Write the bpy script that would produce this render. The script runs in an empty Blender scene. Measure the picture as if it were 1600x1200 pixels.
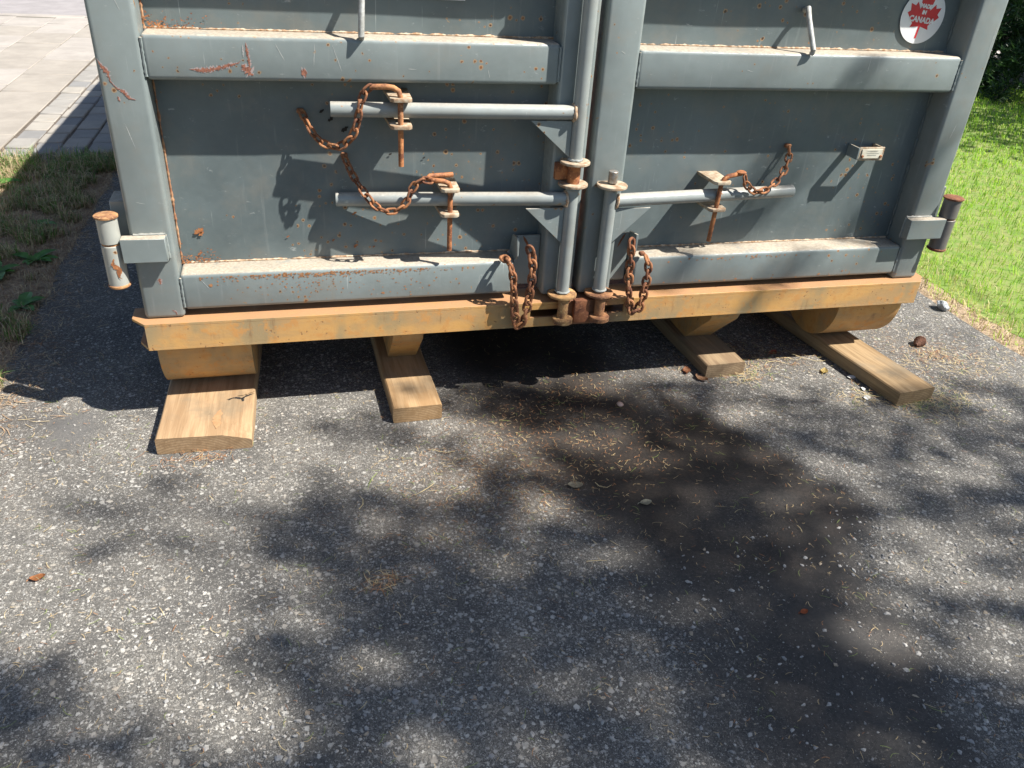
import bpy, bmesh, math, random
from mathutils import Vector, Matrix, noise
import numpy as np
random.seed(7)
rad = math.radians
S = bpy.context.scene
# ------------------------------------------------------------ camera, sky, sun, exposure
cam_d = bpy.data.cameras.new("camera"); cam = bpy.data.objects.new("camera", cam_d)
S.collection.objects.link(cam); S.camera = cam
Rm = ((0.9674234, 0.0780616, -0.2408283), (-0.2461743, 0.5120487, -0.8229243), (0.0590771, 0.8554020, 0.5145846))
CP = Vector((0.412729, -2.067764, 1.013537))
cam.matrix_world = Matrix.Translation(CP) @ Matrix(Rm).to_4x4()
cam_d.sensor_width = 36; cam_d.lens = 1253.57 / 1600 * 36
cam_d.clip_start = 0.05; cam_d.clip_end = 400
SUN = Vector((1.70, -1.0, 2.57)).normalized()          # towards the sun
elev = math.asin(SUN.z); az = math.atan2(SUN.x, SUN.y)
w = bpy.data.worlds.new("World"); S.world = w; w.use_nodes = True
nt = w.node_tree; nt.nodes.clear()
sky = nt.nodes.new("ShaderNodeTexSky"); sky.sky_type = 'NISHITA'; sky.sun_disc = False
sky.sun_elevation = elev; sky.sun_rotation = az; sky.air_density = 1.0; sky.dust_density = 1.0
bg = nt.nodes.new("ShaderNodeBackground"); bg.inputs[1].default_value = 0.064
wo = nt.nodes.new("ShaderNodeOutputWorld")
nt.links.new(sky.outputs[0], bg.inputs[0]); nt.links.new(bg.outputs[0], wo.inputs[0])
sd = bpy.data.lights.new("sun", 'SUN'); sd.energy = 5.0; sd.angle = rad(0.55); sd.color = (1.0, 0.955, 0.875)
sun = bpy.data.objects.new("sun", sd); S.collection.objects.link(sun); sun.location = (8, -6, 12)
sun.rotation_euler = SUN.to_track_quat('Z', 'Y').to_euler()
S.view_settings.view_transform = 'Standard'; S.view_settings.look = 'None'
S.view_settings.gamma = 1; S.view_settings.use_curve_mapping = False
S.view_settings.exposure = 1.1
G = -0.30            # asphalt level (the origin sits on the sill beam's top left corner)
D = 0.082            # depth of the door panels behind the door frame

# ------------------------------------------------------------ node helpers
class N:
    def __init__(s, name):
        s.m = bpy.data.materials.new(name); s.m.use_nodes = True; s.t = s.m.node_tree; s.t.nodes.clear()
        s.out = s.t.nodes.new("ShaderNodeOutputMaterial"); s.b = s.t.nodes.new("ShaderNodeBsdfPrincipled")
        s.t.links.new(s.b.outputs[0], s.out.inputs[0])
        s.geo = s.t.nodes.new("ShaderNodeNewGeometry"); s.pos = s.geo.outputs["Position"]
    def put(s, i, v):
        if hasattr(v, "is_output"): s.t.links.new(v, i)
        elif isinstance(v, (tuple, list)):
            i.default_value = (*v, 1) if len(v) == 3 and i.type == 'RGBA' else v
        else: i.default_value = v
    def set(s, **k):
        for n, v in k.items(): s.put(s.b.inputs[n.replace("_", " ")], v)
    def math(s, op, a, b=0.0, c=None, clamp=False):
        n = s.t.nodes.new("ShaderNodeMath"); n.operation = op; n.use_clamp = clamp
        s.put(n.inputs[0], a); s.put(n.inputs[1], b)
        if c is not None: s.put(n.inputs[2], c)
        return n.outputs[0]
    def mul(s, a, b): return s.math('MULTIPLY', a, b)
    def add(s, a, b): return s.math('ADD', a, b)
    def step(s, x, lo, hi, a=0.0, b=1.0):
        n = s.t.nodes.new("ShaderNodeMapRange"); n.interpolation_type = 'SMOOTHSTEP'
        s.put(n.inputs[0], x); s.put(n.inputs[1], lo); s.put(n.inputs[2], hi); s.put(n.inputs[3], a); s.put(n.inputs[4], b)
        return n.outputs[0]
    def noise(s, vec, scale, detail=4, rough=.55, dist=0.0, col=False):
        n = s.t.nodes.new("ShaderNodeTexNoise"); s.put(n.inputs["Vector"], vec)
        n.inputs["Scale"].default_value = scale; n.inputs["Detail"].default_value = detail
        n.inputs["Roughness"].default_value = rough; n.inputs["Distortion"].default_value = dist
        return n.outputs["Color" if col else "Fac"]
    def vor(s, vec, scale, dims='3D', feature='F1'):
        n = s.t.nodes.new("ShaderNodeTexVoronoi"); n.voronoi_dimensions = dims; n.feature = feature
        s.put(n.inputs["Vector"], vec); n.inputs["Scale"].default_value = scale
        return n
    def vec(s, op, a, b=(0, 0, 0), sc=None):
        n = s.t.nodes.new("ShaderNodeVectorMath"); n.operation = op; s.put(n.inputs[0], a)
        if op == 'SCALE': s.put(n.inputs["Scale"], sc)
        else: s.put(n.inputs[1], b)
        return n.outputs[0]
    def mix(s, f, a, b):
        n = s.t.nodes.new("ShaderNodeMix"); n.data_type = 'RGBA'; n.clamp_factor = True
        s.put(n.inputs[0], f); s.put(n.inputs[6], a); s.put(n.inputs[7], b)
        return n.outputs[2]
    def sep(s, v):
        n = s.t.nodes.new("ShaderNodeSeparateXYZ"); s.put(n.inputs[0], v); return n.outputs
    def bump(s, h, strength=.3, dist=.002, normal=None):
        n = s.t.nodes.new("ShaderNodeBump"); s.put(n.inputs["Height"], h); n.inputs["Strength"].default_value = strength
        n.inputs["Distance"].default_value = dist
        if normal is not None: s.put(n.inputs["Normal"], normal)
        s.t.links.new(n.outputs[0], s.b.inputs["Normal"]); return n.outputs[0]
    def obj(s): return s.t.nodes.new("ShaderNodeTexCoord").outputs["Object"]
    def attr(s, name):
        n = s.t.nodes.new("ShaderNodeAttribute"); n.attribute_name = name; return n.outputs["Fac"]

def rust_color(n, p, sc=1.0):
    a = n.noise(p, 35 * sc, 6, .65); b = n.noise(p, 160 * sc, 3, .6)
    c = n.mix(n.step(a, .35, .65), (.13, .045, .022), (.36, .145, .055))
    return n.mix(n.step(b, .52, .72, 0, .8), c, (.47, .23, .10)), n.add(n.mul(a, .6), n.mul(b, .4))

def m_paint(name, base, specks=.5, dust=1.0, rough=.42):
    n = N(name); p = n.pos
    big = n.noise(p, 3.2, 5, .6); fine = n.noise(p, 55, 4, .6)
    c = n.mix(n.step(big, .3, .7), tuple(x * .82 for x in base), tuple(x * 1.14 for x in base))
    # pale scuffs and faint streaks running down
    st = n.noise(n.vec('MULTIPLY', p, (60, 60, 5)), 1.0, 4, .6)
    c = n.mix(n.step(st, .58, .80, 0, .2), c, (.38, .40, .39))
    sc = n.noise(n.vec('MULTIPLY', p, (9, 9, 22)), 3.0, 6, .75)
    c = n.mix(n.step(sc, .62, .72, 0, .55), c, (.44, .46, .45))
    run = n.mul(n.step(n.noise(n.vec('MULTIPLY', p, (38, 38, 2.2)), 1.0, 3, .6), .60, .74), n.step(n.noise(p, 3.3, 3, .6), .5, .7))
    c = n.mix(n.mul(run, .14 + .16 * specks), c, (.27, .19, .11))
    # fine scratches
    w1 = n.t.nodes.new("ShaderNodeMapping"); n.put(w1.inputs[0], p); w1.inputs["Rotation"].default_value = (0, .5, .2); w1.inputs["Scale"].default_value = (170, 170, 6)
    s1 = n.noise(w1.outputs[0], 1.0, 2, .4)
    c = n.mix(n.mul(n.step(s1, .72, .76), n.step(big, .45, .6, 0, .45)), c, (.5, .52, .5))
    # rust specks with halo
    px, py_, pz = n.sep(p)[0], n.sep(p)[1], n.sep(p)[2]
    cmb = n.t.nodes.new("ShaderNodeCombineXYZ"); n.put(cmb.inputs[0], n.add(px, n.mul(py_, .7))); n.put(cmb.inputs[1], n.add(pz, n.mul(py_, .9)))
    v = n.vor(n.vec('ADD', cmb.outputs[0], n.vec('SCALE', n.noise(p, 160, 3, .65, 0, True), sc=.006)), 62, '2D')
    rs = n.sep(v.outputs["Color"]); dens = n.noise(p, 4.0, 3, .6)
    on = n.math('GREATER_THAN', n.add(n.mul(rs[0], 1.0), n.mul(n.math('SUBTRACT', dens, .5), 1.3)), 1.03 - .10 * specks)
    size = n.add(n.mul(n.math('POWER', rs[1], 3.0), .16), .07)
    core = n.mul(n.step(n.math('SUBTRACT', v.outputs["Distance"], size), -.02, .03, 1, 0), on)
    halo = n.mul(n.step(n.math('SUBTRACT', v.outputs["Distance"], n.mul(size, 1.9)), -.1, .09, 1, 0), on)
    rc, rh = rust_color(n, p)
    c = n.mix(n.mul(halo, .75), c, (.36, .22, .10)); c = n.mix(core, c, n.mix(rs[2], (.05, .025, .015), (.24, .10, .04)))
    # settled dust and grit on upward facing ledges
    nz = n.sep(n.geo.outputs["Normal"])[2]
    dn = n.noise(p, 22, 6, .7)
    dm = n.mul(n.step(nz, .55, .93), n.step(dn, .28, .5, .35, 1.0))
    dc = n.mix(n.step(n.noise(p, 120, 4, .7), .4, .62), (.50, .42, .32), (.36, .28, .20))
    c = n.mix(n.mul(dm, dust), c, dc)
    # dirt film
    c = n.mix(n.step(n.noise(p, 7, 6, .7), .46, .76, 0, .42), c, (.21, .185, .15))
    n.set(Base_Color=c, Roughness=n.step(n.add(fine, n.mul(dm, .5)), .35, .9, rough - .06, rough + .35), Metallic=0.0)
    n.b.inputs["Specular IOR Level"].default_value = .55
    n.bump(n.add(n.add(n.mul(fine, .12), n.mul(core, .5)), n.mul(n.noise(p, 9, 3), .9)), .35, .0016)
    return n.m

def m_rust(name, tint=(1, 1, 1), sc=1.0, rough=.85):
    n = N(name); c, h = rust_color(n, n.pos, sc)
    mm = n.t.nodes.new("ShaderNodeMix"); mm.data_type = 'RGBA'; mm.blend_type = 'MULTIPLY'; mm.inputs[0].default_value = 1
    n.put(mm.inputs[6], c); mm.inputs[7].default_value = (*tint, 1)
    n.set(Base_Color=mm.outputs[2], Roughness=rough, Metallic=.0); n.bump(h, .6, .0015)
    return n.m

def m_flat(name, c1, c2=None, scale=30, rough=.8, bump=.2, metal=0.0):
    n = N(name); a = n.noise(n.pos, scale, 5, .6)
    n.set(Base_Color=n.mix(n.step(a, .35, .65), c1, c2 or tuple(x * .75 for x in c1)), Roughness=rough, Metallic=metal)
    if bump: n.bump(a, bump, .001)
    return n.m

def m_beam():
    n = N("rusty ochre painted steel"); p = n.pos
    a = n.noise(n.vec('MULTIPLY', p, (2.2, 6, 7)), 2.0, 6, .62); b = n.noise(p, 28, 6, .7); f = n.noise(p, 170, 3, .6)
    c = n.mix(n.step(a, .36, .64), (.53, .295, .095), (.39, .245, .11))
    c = n.mix(n.step(n.noise(n.vec('MULTIPLY', p, (3.5, 3, 2)), 1.6, 4), .50, .64, 0, .75), c, (.27, .215, .12))
    c = n.mix(n.step(b, .50, .64, 0, .85), c, (.48, .235, .07))
    v = n.vor(n.vec('ADD', p, n.vec('SCALE', n.noise(p, 60, 3, .6, 0, True), sc=.03)), 75); rs = n.sep(v.outputs["Color"])
    pit = n.mul(n.step(v.outputs["Distance"], .1, .28, 1, 0), n.math('GREATER_THAN', n.add(rs[0], n.mul(n.math('SUBTRACT', b, .5), 1.6)), .84))
    c = n.mix(n.mul(pit, .8), c, (.12, .055, .03))
    st = n.noise(n.vec('MULTIPLY', p, (33, 33, 5)), 1.0, 5, .7)
    c = n.mix(n.mul(n.step(st, .54, .72, 0, .75), n.step(a, .42, .6)), c, (.19, .10, .045))
    nz = n.sep(n.geo.outputs["Normal"])[2]
    c = n.mix(n.mul(n.step(nz, .6, .95), n.step(b, .3, .5, .5, .9)), c, (.36, .19, .095))
    # bare dark rust in the middle round the lock pins
    x = n.sep(p)[0]
    mid = n.step(n.add(n.math('ABSOLUTE', n.math('SUBTRACT', x, 1.215)), n.mul(b, .08)), .09, .16, 1, 0)
    c = n.mix(n.mul(mid, .8), c, (.17, .065, .04))
    n.set(Base_Color=c, Roughness=n.step(b, .3, .7, .5, .85)); n.bump(n.add(n.mul(f, .3), n.add(b, n.mul(pit, -.5))), .35, .0018)
    return n.m

def m_wood(name, light, dark, grey=.0):
    n = N(name); o = n.obj()
    g = n.noise(n.vec('MULTIPLY', o, (55, 3.2, 55)), 1.0, 5, .62, .6)
    g2 = n.noise(n.vec('MULTIPLY', o, (260, 7, 260)), 1.0, 3, .6)
    big = n.noise(o, 7, 4, .6)
    c = n.mix(n.step(g, .34, .66), light, dark)
    c = n.mix(n.step(g2, .55, .7, 0, .35), c, tuple(x * .6 for x in dark))
    c = n.mix(n.step(big, .5, .72, 0, .6 + grey), c, (.20, .155, .10))
    sp = n.noise(o, 42, 6, .75)
    c = n.mix(n.step(sp, .62, .72, 0, .55), c, (.11, .075, .045))
    # growth rings on the sawn ends
    ny = n.math('ABSOLUTE', n.sep(n.geo.outputs["Normal"])[1])
    wv = n.t.nodes.new("ShaderNodeTexWave"); wv.wave_type = 'RINGS'; wv.rings_direction = 'Y'
    n.put(wv.inputs[0], n.vec('ADD', o, (.05, 0, .16))); wv.inputs["Scale"].default_value = 40; wv.inputs["Distortion"].default_value = 1.5
    c = n.mix(n.mul(n.step(ny, .7, .95), n.step(wv.outputs["Fac"], .3, .8, .25, .6)), c, tuple(x * .62 for x in dark))
    n.set(Base_Color=c, Roughness=.85); n.bump(n.add(g, n.mul(g2, .6)), .45, .0018)
    return n.m

def m_asphalt():
    n = N("worn asphalt with pale stone chips"); p = n.pos
    wob = n.vec('SCALE', n.vec('SUBTRACT', n.noise(p, 85, 3, .65, 0, True), (.5, .5, .5)), sc=.014)
    wob2 = n.vec('SCALE', n.vec('SUBTRACT', n.noise(p, 420, 2, .6, 0, True), (.5, .5, .5)), sc=.008)
    q = n.vec('ADD', n.vec('ADD', p, wob), wob2)
    region = n.noise(p, 1.1, 4, .6); region2 = n.noise(n.vec('ADD', p, (3, 7, 0)), 5, 4, .65)
    tar = n.step(n.noise(n.vec('ADD', p, (11, 2, 0)), 2.3, 5, .68), .50, .66); tar2 = n.step(n.noise(n.vec('ADD', p, (1, 9, 0)), 9, 5, .7), .52, .66)
    stain = n.attr("stain"); smooth = n.attr("smooth"); litter = n.attr("litter")
    micro = n.noise(p, 650, 3, .7); mid = n.noise(p, 110, 5, .7)
    base = n.mix(n.step(mid, .35, .68), (.046, .045, .044), (.130, .123, .112))
    base = n.mix(n.step(region, .35, .65, .0, .45), base, (.075, .070, .064))
    base = n.mix(n.add(n.mul(tar, .5), n.mul(tar2, .4)), base, (.050, .049, .050))
    h = n.add(n.mul(mid, .5), n.mul(micro, .3))
    c = base
    hh = h
    for sc, frac, rmin, rmax, off in ((380, .50, .14, .40, 0), (190, .38, .12, .46, 1.7), (95, .25, .12, .44, 4.1), (52, .16, .10, .36, 9.3)):
        v = n.vor(n.vec('ADD', n.vec('MULTIPLY', q, (1, 1, .02)), (off, off * .7, 0)), sc, '2D'); rs = n.sep(v.outputs["Color"])
        fr = n.add(frac - .4, n.mul(region2, .8)) if sc > 100 else n.add(frac - .15, n.mul(region2, .3))
        fr = n.math('SUBTRACT', fr, n.add(n.add(n.mul(stain, .42), n.mul(smooth, .8)), n.add(n.mul(tar, .13 if sc > 100 else .04), n.mul(tar2, .16 if sc > 100 else .07))))
        on = n.math('LESS_THAN', rs[0], fr)
        size = n.add(n.mul(rs[1], rmax - rmin), rmin)
        chip = n.mul(n.step(n.math('SUBTRACT', v.outputs["Distance"], size), -.06, .05, 1, 0), on)
        cc = n.mix(rs[2], (.20, .195, .185), (.56, .54, .50))
        cc = n.mix(n.step(rs[1], .8, 1, 0, .5), cc, (.36, .30, .23))
        c = n.mix(n.mul(chip, .93), c, cc); hh = n.add(hh, n.mul(chip, 1.1 if sc < 100 else .5))
    # fine pale grit
    dusty = n.mul(n.step(n.noise(p, 900, 2, .8),   .54, .64), n.step(region2, .38, .62, .3, .9))
    c = n.mix(n.mul(n.mul(dusty, n.math('SUBTRACT', 1.0, n.mul(stain, .8))), n.math('SUBTRACT', 1.0, n.mul(tar, .5))), c, (.42, .385, .325))
    c = n.mix(n.mul(smooth, .7), c, (.105, .105, .108))
    # brown organic film where needles rot
    c = n.mix(n.mul(litter, n.step(n.noise(p, 60, 5, .7), .38, .62, .15, .8)), c, (.10, .062, .036))
    # spilled liquid: darker, browner and a little glossier
    dk = n.mix(n.step(n.noise(p, 14, 5, .65), .4, .62), (.19, .165, .16), (.32, .255, .22))
    mm = n.t.nodes.new("ShaderNodeMix"); mm.data_type = 'RGBA'; mm.blend_type = 'MULTIPLY'
    n.put(mm.inputs[0], stain); n.put(mm.inputs[6], c); n.put(mm.inputs[7], dk)
    n.set(Base_Color=mm.outputs[2], Roughness=n.math('SUBTRACT', .92, n.mul(stain, .34)))
    n.bump(hh, .75, .0035)
    return n.m

def m_soil():
    n = N("dry soil with needle litter"); p = n.pos
    a = n.noise(p, 30, 6, .7); b = n.noise(p, 170, 4, .7)
    c = n.mix(n.step(a, .35, .65), (.27, .19, .125), (.46, .34, .235))
    c = n.mix(n.step(b, .5, .7, 0, .7), c, (.52, .41, .29))
    n.set(Base_Color=c, Roughness=.95); n.bump(n.add(a, b), .9, .01)
    return n.m

def m_leaf(name, c, var=.35, trans=.35, rough=.5, sc=25):
    n = N(name); a = n.noise(n.pos, sc, 3, .6)
    cc = n.mix(n.step(a, .3, .7), tuple(x * (1 - var) for x in c), tuple(min(1, x * (1 + var)) for x in c))
    n.set(Base_Color=cc, Roughness=rough)
    t = n.t.nodes.new("ShaderNodeBsdfTranslucent"); n.put(t.inputs[0], cc)
    mx = n.t.nodes.new("ShaderNodeMixShader"); mx.inputs[0].default_value = trans
    n.t.links.new(n.b.outputs[0], mx.inputs[1]); n.t.links.new(t.outputs[0], mx.inputs[2])
    n.t.links.new(mx.outputs[0], n.out.inputs[0])
    return n.m

def m_concrete(name, c, joint=None):
    n = N(name); p = n.pos
    a = n.noise(p, 5, 6, .65); b = n.noise(p, 240, 3, .7)
    cc = n.mix(n.step(a, .3, .7), tuple(x * .86 for x in c), tuple(x * 1.08 for x in c))
    cc = n.mix(n.step(b, .5, .72, 0, .4), cc, tuple(x * .6 for x in c))
    cc = n.mix(n.step(n.noise(p, 16, 5, .7), .6, .75, 0, .4), cc, (.36, .27, .18))
    n.set(Base_Color=cc, Roughness=.9); n.bump(n.add(a, b), .4, .003)
    return n.m

PAINT = m_paint("grey green container paint", (.186, .218, .218), .3, .7)
PANEL = m_paint("grey panel paint with rust specks", (.114, .142, .147), .9, .9)
PIPE = m_paint("worn pale grey pipe paint", (.25, .275, .27), .3, .35, .36)
HINGE = m_paint("faded hinge paint", (.33, .34, .31), .9, .3, .55)
RUST = m_rust("rust"); ORUST = m_rust("orange rust", (1.12, 1.08, 1.0)); BRUST = m_rust("dark rust", (.6, .55, .6))
PINR = m_rust("rusty pin", (1.0, .95, .9), 1.6, .7)
CHIP = m_flat("primer under chipped paint", (.30, .125, .08), (.15, .06, .04), 220, .85, .5)
PRIMER = m_flat("pinkish primer rim", (.34, .25, .24), (.27, .27, .27), 180, .8)
PALE = m_flat("pale scratch", (.48, .50, .48), (.38, .40, .39), 60, .6, 0)
SEAM = m_flat("gritty weld seam", (.52, .42, .31), (.30, .17, .09), 90, .9, .5)
BEAM = m_beam()
NEARBLACK = m_flat("near black", (.02, .018, .016), None, 20, .9)
CREAM = m_flat("weathered tab steel", (.42, .36, .27), (.27, .17, .10), 60, .75, .3)
STEEL = m_flat("bare steel", (.33, .33, .32), (.25, .2, .16), 80, .4, .2, .6)

# ------------------------------------------------------------ mesh builder
class MB:
    def __init__(s): s.bm = bmesh.new()
    def _bev(s, geom, r, seg, mi):
        fs = [f for f in geom if isinstance(f, bmesh.types.BMFace)]
        for f in fs: f.material_index = mi
        if r > 0:
            es = list({e for f in fs for e in f.edges})
            bmesh.ops.bevel(s.bm, geom=es, offset=r, segments=seg, affect='EDGES', profile=.5, clamp_overlap=True, material=mi)
    def box(s, x0, x1, y0, y1, z0, z1, r=0.0, seg=2, mi=0):
        vs = [s.bm.verts.new((x, y, z)) for x in (x0, x1) for y in (y0, y1) for z in (z0, z1)]
        ix = ((0, 1, 3, 2), (4, 6, 7, 5), (0, 4, 5, 1), (2, 3, 7, 6), (0, 2, 6, 4), (1, 5, 7, 3))
        s._bev([s.bm.faces.new([vs[i] for i in f]) for f in ix], r, seg, mi); return s
    def prism(s, pts, d, r=0.0, seg=2, mi=0):          # pts: 3D polygon, d: extrusion vector
        d = Vector(d); a = [s.bm.verts.new(p) for p in pts]; b = [s.bm.verts.new(Vector(p) + d) for p in pts]
        k = len(a); fs = [s.bm.faces.new(a[::-1]), s.bm.faces.new(b)]
        fs += [s.bm.faces.new((a[i], a[(i + 1) % k], b[(i + 1) % k], b[i])) for i in range(k)]
        s._bev(fs, r, seg, mi); return s
    def rings(s, rings, mi=0, caps=True):
        L = [[s.bm.verts.new(p) for p in r] for r in rings]; k = len(L[0])
        for a, b in zip(L, L[1:]):
            for i in range(k):
                f = s.bm.faces.new((a[i], a[(i + 1) % k], b[(i + 1) % k], b[i])); f.material_index = mi
        if caps:
            for r in (L[0][::-1], L[-1]):
                f = s.bm.faces.new(r); f.material_index = mi
        return s
    def lathe(s, p0, p1, prof, seg=28, mi=0):          # prof: (t along axis in metres, radius)
        p0 = Vector(p0); ax = (Vector(p1) - p0).normalized()
        u = ax.orthogonal().normalized(); v = ax.cross(u)
        s.rings([[p0 + ax * t + (u * math.cos(2 * math.pi * i / seg) + v * math.sin(2 * math.pi * i / seg)) * r for i in range(seg)] for t, r in prof], mi)
        return s
    def cyl(s, p0, p1, r, seg=28, mi=0, e=.0015):
        l = (Vector(p1) - Vector(p0)).length
        return s.lathe(p0, p1, ((0, r - e), (e, r), (l - e, r), (l, r - e)), seg, mi)
    def tube(s, pts, r, seg=10, mi=0, jit=0.0):
        pts = [Vector(p) for p in pts]; R_ = []; u = None
        for i, p in enumerate(pts):
            t = (pts[min(i + 1, len(pts) - 1)] - pts[max(i - 1, 0)]).normalized()
            u = (t.orthogonal() if u is None else u - t * u.dot(t)).normalized(); v = t.cross(u)
            rr = r(i) if callable(r) else r
            rr *= 1 + random.uniform(-jit, jit)
            R_.append([p + (u * math.cos(2 * math.pi * k / seg) + v * math.sin(2 * math.pi * k / seg)) * rr for k in range(seg)])
        return s.rings(R_, mi)
    def link(s, c, ax, nrm, L, W, r, mi=0):            # chain link: stadium ring, ax = long axis
        ax = ax.normalized(); side = ax.cross(nrm).normalized(); n = side.cross(ax).normalized()
        hw = W / 2 - r; hl = L / 2 - r - hw; path = []
        for sgn in (1, -1):
            for k in range(7):
                a = math.pi * k / 6
                path.append(c + ax * sgn * (hl + hw * math.sin(a)) + side * sgn * hw * math.cos(a))
        k = len(path); Lr = []
        for i, p in enumerate(path):
            t = (path[(i + 1) % k] - path[i - 1]).normalized(); o = t.cross(n)
            Lr.append([s.bm.verts.new(p + (o * math.cos(2 * math.pi * j / 8) + n * math.sin(2 * math.pi * j / 8)) * r) for j in range(8)])
        for i in range(k):
            a, b = Lr[i], Lr[(i + 1) % k]
            for j in range(8):
                f = s.bm.faces.new((a[j], a[(j + 1) % 8], b[(j + 1) % 8], b[j])); f.material_index = mi
        return s
    def ragged(s, pts, wid, mi=0, plane='y', off=0.0, step=.004, jit=.5):  # thin torn patch along a polyline on a face
        P = [Vector((a, b)) for a, b in pts]; line = []
        for a, b in zip(P, P[1:]):
            k = max(1, int((b - a).length / step))
            line += [a.lerp(b, i / k) for i in range(k)]
        line.append(P[-1]); m = len(line); prev = None
        for i, p in enumerate(line):
            t = (line[min(i + 1, m - 1)] - line[max(i - 1, 0)]).normalized(); o = Vector((-t.y, t.x))
            f_ = min(1, 4 * min(i + .3, m - 1 - i + .3) / m) if m > 3 else 1
            w_ = (wid(i / max(1, m - 1)) if callable(wid) else wid) * f_
            a = p + o * w_ * (1 + random.uniform(-jit, jit)) * .5; b = p - o * w_ * (1 + random.uniform(-jit, jit)) * .5
            mk = (lambda q: (q.x, off, q.y)) if plane == 'y' else (lambda q: (q.x, q.y, off))
            cur = (s.bm.verts.new(mk(a)), s.bm.verts.new(mk(b)))
            if prev: s.bm.faces.new((prev[0], cur[0], cur[1], prev[1])).material_index = mi
            prev = cur
        return s
    def quad(s, pts, mi=0):
        s.bm.faces.new([s.bm.verts.new(p) for p in pts]).material_index = mi; return s
    def build(s, name, mats, parent=None, smooth=True, origin=None, ang=38, recalc=True):
        if recalc: bmesh.ops.recalc_face_normals(s.bm, faces=s.bm.faces)
        me = bpy.data.meshes.new(name); s.bm.to_mesh(me); s.bm.free()
        return link_mesh(name, me, mats, parent, smooth, origin, ang)

WL = {}
def link_mesh(name, me, mats, parent=None, smooth=True, origin=None, ang=38):
    for m in (mats if isinstance(mats, (list, tuple)) else [mats]): me.materials.append(m)
    n = len(me.vertices); co = np.empty(n * 3, dtype=np.float32); me.vertices.foreach_get("co", co); co = co.reshape(-1, 3)
    if origin is None:
        lo, hi = co.min(0), co.max(0); origin = ((lo[0] + hi[0]) / 2, (lo[1] + hi[1]) / 2, lo[2])
    origin = Vector([float(v) for v in origin])
    co -= np.array(origin, dtype=np.float32); me.vertices.foreach_set("co", co.ravel())
    if smooth:
        me.polygons.foreach_set("use_smooth", [True] * len(me.polygons)); me.set_sharp_from_angle(angle=rad(ang))
    me.update()
    o = bpy.data.objects.new(name, me); S.collection.objects.link(o)
    WL[o.name] = origin
    if parent is not None:
        o.parent = parent; o.location = origin - WL[parent.name]
    else: o.location = origin
    return o
def empty(name, loc):
    o = bpy.data.objects.new(name, None); S.collection.objects.link(o); o.location = loc; o.empty_display_size = .1
    WL[o.name] = Vector(loc); return o
def tag(o, label=None, cat=None, group=None, kind=None):
    for k, v in (("label", label), ("category", cat), ("group", group), ("kind", kind)):
        if v: o[k] = v
    return o
def mesh_np(name, V, F, mats, mi=None, parent=None, smooth=False, origin=None):
    me = bpy.data.meshes.new(name); me.from_pydata(V, [], F)
    if mi is not None: me.polygons.foreach_set("material_index", mi)
    return link_mesh(name, me, mats, parent, smooth, origin)
def nz(x, y, z=0.0, s=1.0): return noise.noise(Vector((x * s, y * s, z * s)))
# ============================================================ SETTING
def sheet(name, x0, x1, y0, y1, z, m):
    b = MB(); b.quad([(x0, y0, z), (x1, y0, z), (x1, y1, z), (x0, y1, z)])
    return tag(b.build(name, m, smooth=False, recalc=False), kind='structure')
SOIL = m_soil()
sheet("ground", -150, 150, -150, 150, G - .014, m_flat("earth and distant turf", (.07, .10, .03), (.10, .10, .05), .6, .95, 0))
sheet("soil_verge", -3.7, -.44, -7, 2.66, G - .006, SOIL)
def poly_sd(poly):
    P_ = [Vector((a, b)) for a, b in poly]
    def f(x, y):
        p = Vector((x, y)); best = 9; inside = False; k = len(P_)
        for i in range(k):
            a, b = P_[i], P_[(i + 1) % k]; d = b - a
            t = max(0, min(1, (p - a).dot(d) / d.length_squared)); best = min(best, (p - a - d * t).length)
            if (a.y > y) != (b.y > y) and x < a.x + (y - a.y) / (b.y - a.y) * d.x: inside = not inside
        return best if inside else -best
    return f
stain_sd = poly_sd([(.80, .60), (1.34, .60), (1.50, .12), (1.47, -.06), (1.58, -.24), (1.66, -.32), (1.70, -.45), (1.78, -.62), (1.80, -.74), (1.68, -.85),
                    (1.64, -1.0), (1.66, -1.12), (1.58, -1.3), (1.55, -1.7), (1.1, -1.7), (1.02, -1.25), (1.08, -1.05), (1.04, -.84), (.98, -.6), (.90, -.4), (.80, -.2), (.76, .05)])
def sstep(a, b, x): t = max(0, min(1, (x - a) / (b - a))); return t * t * (3 - 2 * t)
def litter_amt(x, y):
    v = 0
    for cx, cy, rx, ry, k in ((.92, -.42, .26, .2, .9), (1.1, -.1, .3, .12, .5), (1.35, -.25, .35, .25, .35), (1.88, .10, .3, .1, .8), (.62, -.62, .2, .14, .3), (-.42, .9, .14, .9, .5), (2.5, .0, .25, .2, .3)):
        v += k * math.exp(-((x - cx) / rx) ** 2 - ((y - cy) / ry) ** 2)
    return min(1, v)
xs = [-.50 + i * .03 for i in range(116)]
ys = [-8 + .6 * i for i in range(10)] + [-2 + .03 * i for i in range(100)] + [1 + .1 * i for i in range(17)]
Vd, st, sm, li = [], [], [], []
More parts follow.
